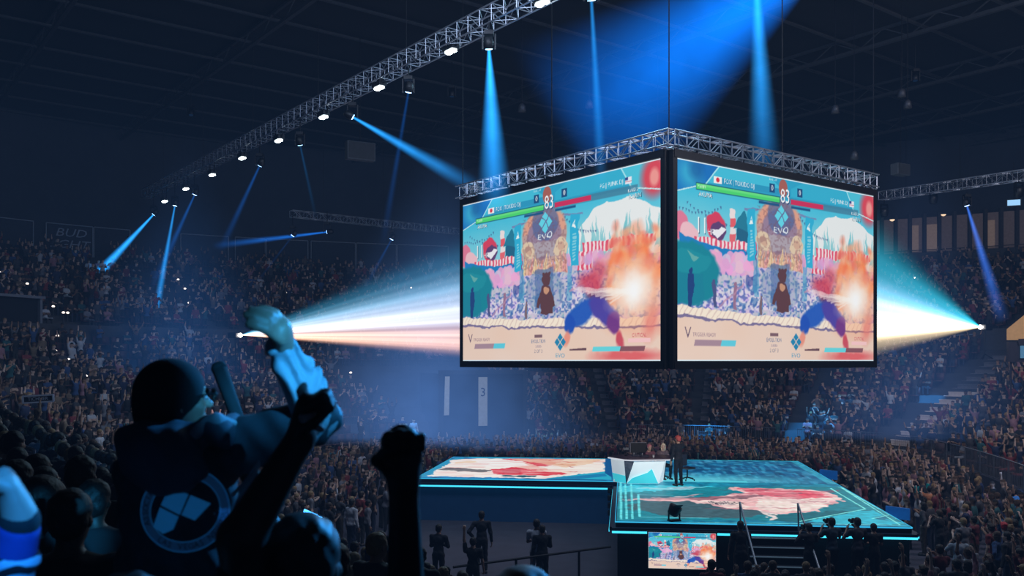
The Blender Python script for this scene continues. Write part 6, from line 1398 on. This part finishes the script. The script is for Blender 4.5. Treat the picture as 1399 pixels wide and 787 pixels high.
# dark backs in the rows just ahead, lower left
for i, (px, py, Y, lab, hr) in enumerate([(92, 668, 3.6, 'large dark spectator silhouette with round shoulders at the lower left', 'short'), (126, 655, 4.6, 'dark haired spectator just left of the hooded jacket', 'short'), (52, 650, 4.9, 'dark capped spectator above the blue lit fist', 'cap'), (20, 628, 6.0, 'dark spectator left behind the capped one', 'short'), (108, 622, 6.2, 'dark spectator in the fourth row left of the hooded jacket', 'short'), (388, 722, 5.2, 'dark long haired spectator at the foot of the raised bare arm', 'long'), (456, 742, 5.6, 'dark short haired spectator under the blue light sticks', 'short')]):
    p = P(px, py, Y); H_ = 1.76; fz = p.z-H_+.02; rr_ = max(0, int(round((fz-1)/.44))); hz_ = p.z-rowz(rr_)
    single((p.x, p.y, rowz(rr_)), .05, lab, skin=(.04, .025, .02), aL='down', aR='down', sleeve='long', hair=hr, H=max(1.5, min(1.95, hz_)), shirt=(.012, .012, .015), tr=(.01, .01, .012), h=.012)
# ================================================================ lights, haze, camera
def area(loc, target, size, power, col, sy=None):
    l = bpy.data.lights.new('area', 'AREA'); l.energy = power; l.color = col; l.size = size
    if sy: l.shape = 'RECTANGLE'; l.size_y = sy
    o = bpy.data.objects.new('added_fill_light', l); C.objects.link(o); o.location = loc; o.rotation_euler = (Vector(target)-Vector(loc)).to_track_quat('-Z', 'Y').to_euler(); return o
def spot(loc, target, ang, power, col, blend=.6, r=.08):
    l = bpy.data.lights.new('spot', 'SPOT'); l.energy = power; l.color = col; l.spot_size = math.radians(ang); l.spot_blend = blend; l.shadow_soft_size = r
    o = bpy.data.objects.new('spot_light', l); C.objects.link(o); o.location = loc; o.rotation_euler = (Vector(target)-Vector(loc)).to_track_quat('-Z', 'Y').to_euler(); return o
area((4, 30, 23.2), (4, 34, 0), 26, 1200, (.55, .75, 1.0), 18)  # area lamps out of view, added as dim general fill
area((0, 24, 18.5), (4, 62, 6), 14, 1500, (.6, .72, 1.0), 5)
area((24, 25, 19.5), (26, 52, 5), 12, 3000, (.85, .82, .95), 8)
area((-16, 26, 21), (-26, 62, 8), 12, 600, (.5, .65, 1.0), 8)
# area lamp added above the cube to stand in for the screens' glow
area(tuple(W+pLL*.5+n1*6+Vector((0, 0, 13))), (-2, 26, 0), 6, 1400, (.45, .8, 1.0))
spot((11, 22, 15), tuple(P(330, 560, 2.6)), 6, 42000, (.03, .36, 1.0), .7)
spot((5, -4, 9), tuple(P(424, 488, 2.5)), 2.7, 9500, (.04, .45, 1.0), .6)  # unseen narrow spot added behind the camera for the forearm's blue rim
spot((1.3, -1.6, 8.6), tuple(P(0, 712, 1.8)), 5.5, 2300, (.02, .3, 1.0), .7)  # another unseen spot, added to turn the left fist blue
for px, py, z, ang, pw in ((968, 556, 3.4, 6, 30000), (1105, 595, 1.8, 7, 30000), (1270, 552, 3.8, 4, 22000), (745, 600, 1.6, 6, 9000), (1160, 510, 5.0, 3, 12000), (338, 545, 3.4, 6, 16000), (556, 607, 1.5, 4, 9000), (1385, 665, .8, 4.5, 9000)):
    Y = 56 if px not in (1385, 338) else (35 if px == 1385 else 48); t = P(px, py, Y); spot((t.x*.92+.4, t.y-9, 20.5), tuple(t), ang*1.5, pw*3.2, (.03, .38, 1.0), .8, .01)
spot((4, 12, 11.6), tuple(D+Vector((1.6, 0, 1))), 8, 14000, (1, .93, .88), .8)
spot((-6, 6, 14), (-7.5, 17, 5), 26, 900, (.05, .35, 1.0), .8)
w_ = bpy.data.worlds.new('World'); bpy.context.scene.world = w_; w_.use_nodes = True; nt = w_.node_tree; nt.nodes['Background'].inputs[0].default_value = (.01, .02, .04, 1); nt.nodes['Background'].inputs[1].default_value = .02
em = nt.nodes.new('ShaderNodeEmission'); em.inputs[0].default_value = (.18, .42, 1.0, 1)
em.inputs[1].default_value = HAZE  # haze glows by emission instead of scattering the lamps
ab = nt.nodes.new('ShaderNodeVolumeAbsorption'); ab.inputs[0].default_value = (0, 0, 0, 1); ab.inputs[1].default_value = .006
ad = nt.nodes.new('ShaderNodeAddShader'); nt.links.new(em.outputs[0], ad.inputs[0]); nt.links.new(ab.outputs[0], ad.inputs[1]); nt.links.new(ad.outputs[0], nt.nodes['World Output'].inputs['Volume'])
cam = bpy.data.cameras.new('camera'); co = bpy.data.objects.new('camera', cam); C.objects.link(co); co.location = (0, 0, EYE); co.rotation_euler = (math.pi/2, 0, 0)
cam.sensor_width = 36; cam.lens = F/1399*36; cam.shift_y = (HY-393.5)/1399; cam.shift_x = (699.5-CX)/1399; cam.clip_start = .05; cam.clip_end = 400
cam.dof.use_dof = True; cam.dof.focus_distance = 32; cam.dof.aperture_fstop = 4.0
sc = bpy.context.scene; sc.camera = co; sc.view_settings.view_transform = 'Standard'; sc.view_settings.look = 'None'; sc.view_settings.exposure = 0
print('OBJECTS', len(bpy.data.objects), 'PLACED', len(placed), 'REST', len(rest), 'SEATS', len(seats))

for o in bpy.data.objects:
    if 'label' in o and len(o['label'].split()) > 16: print('LONG', o.name, o['label'])
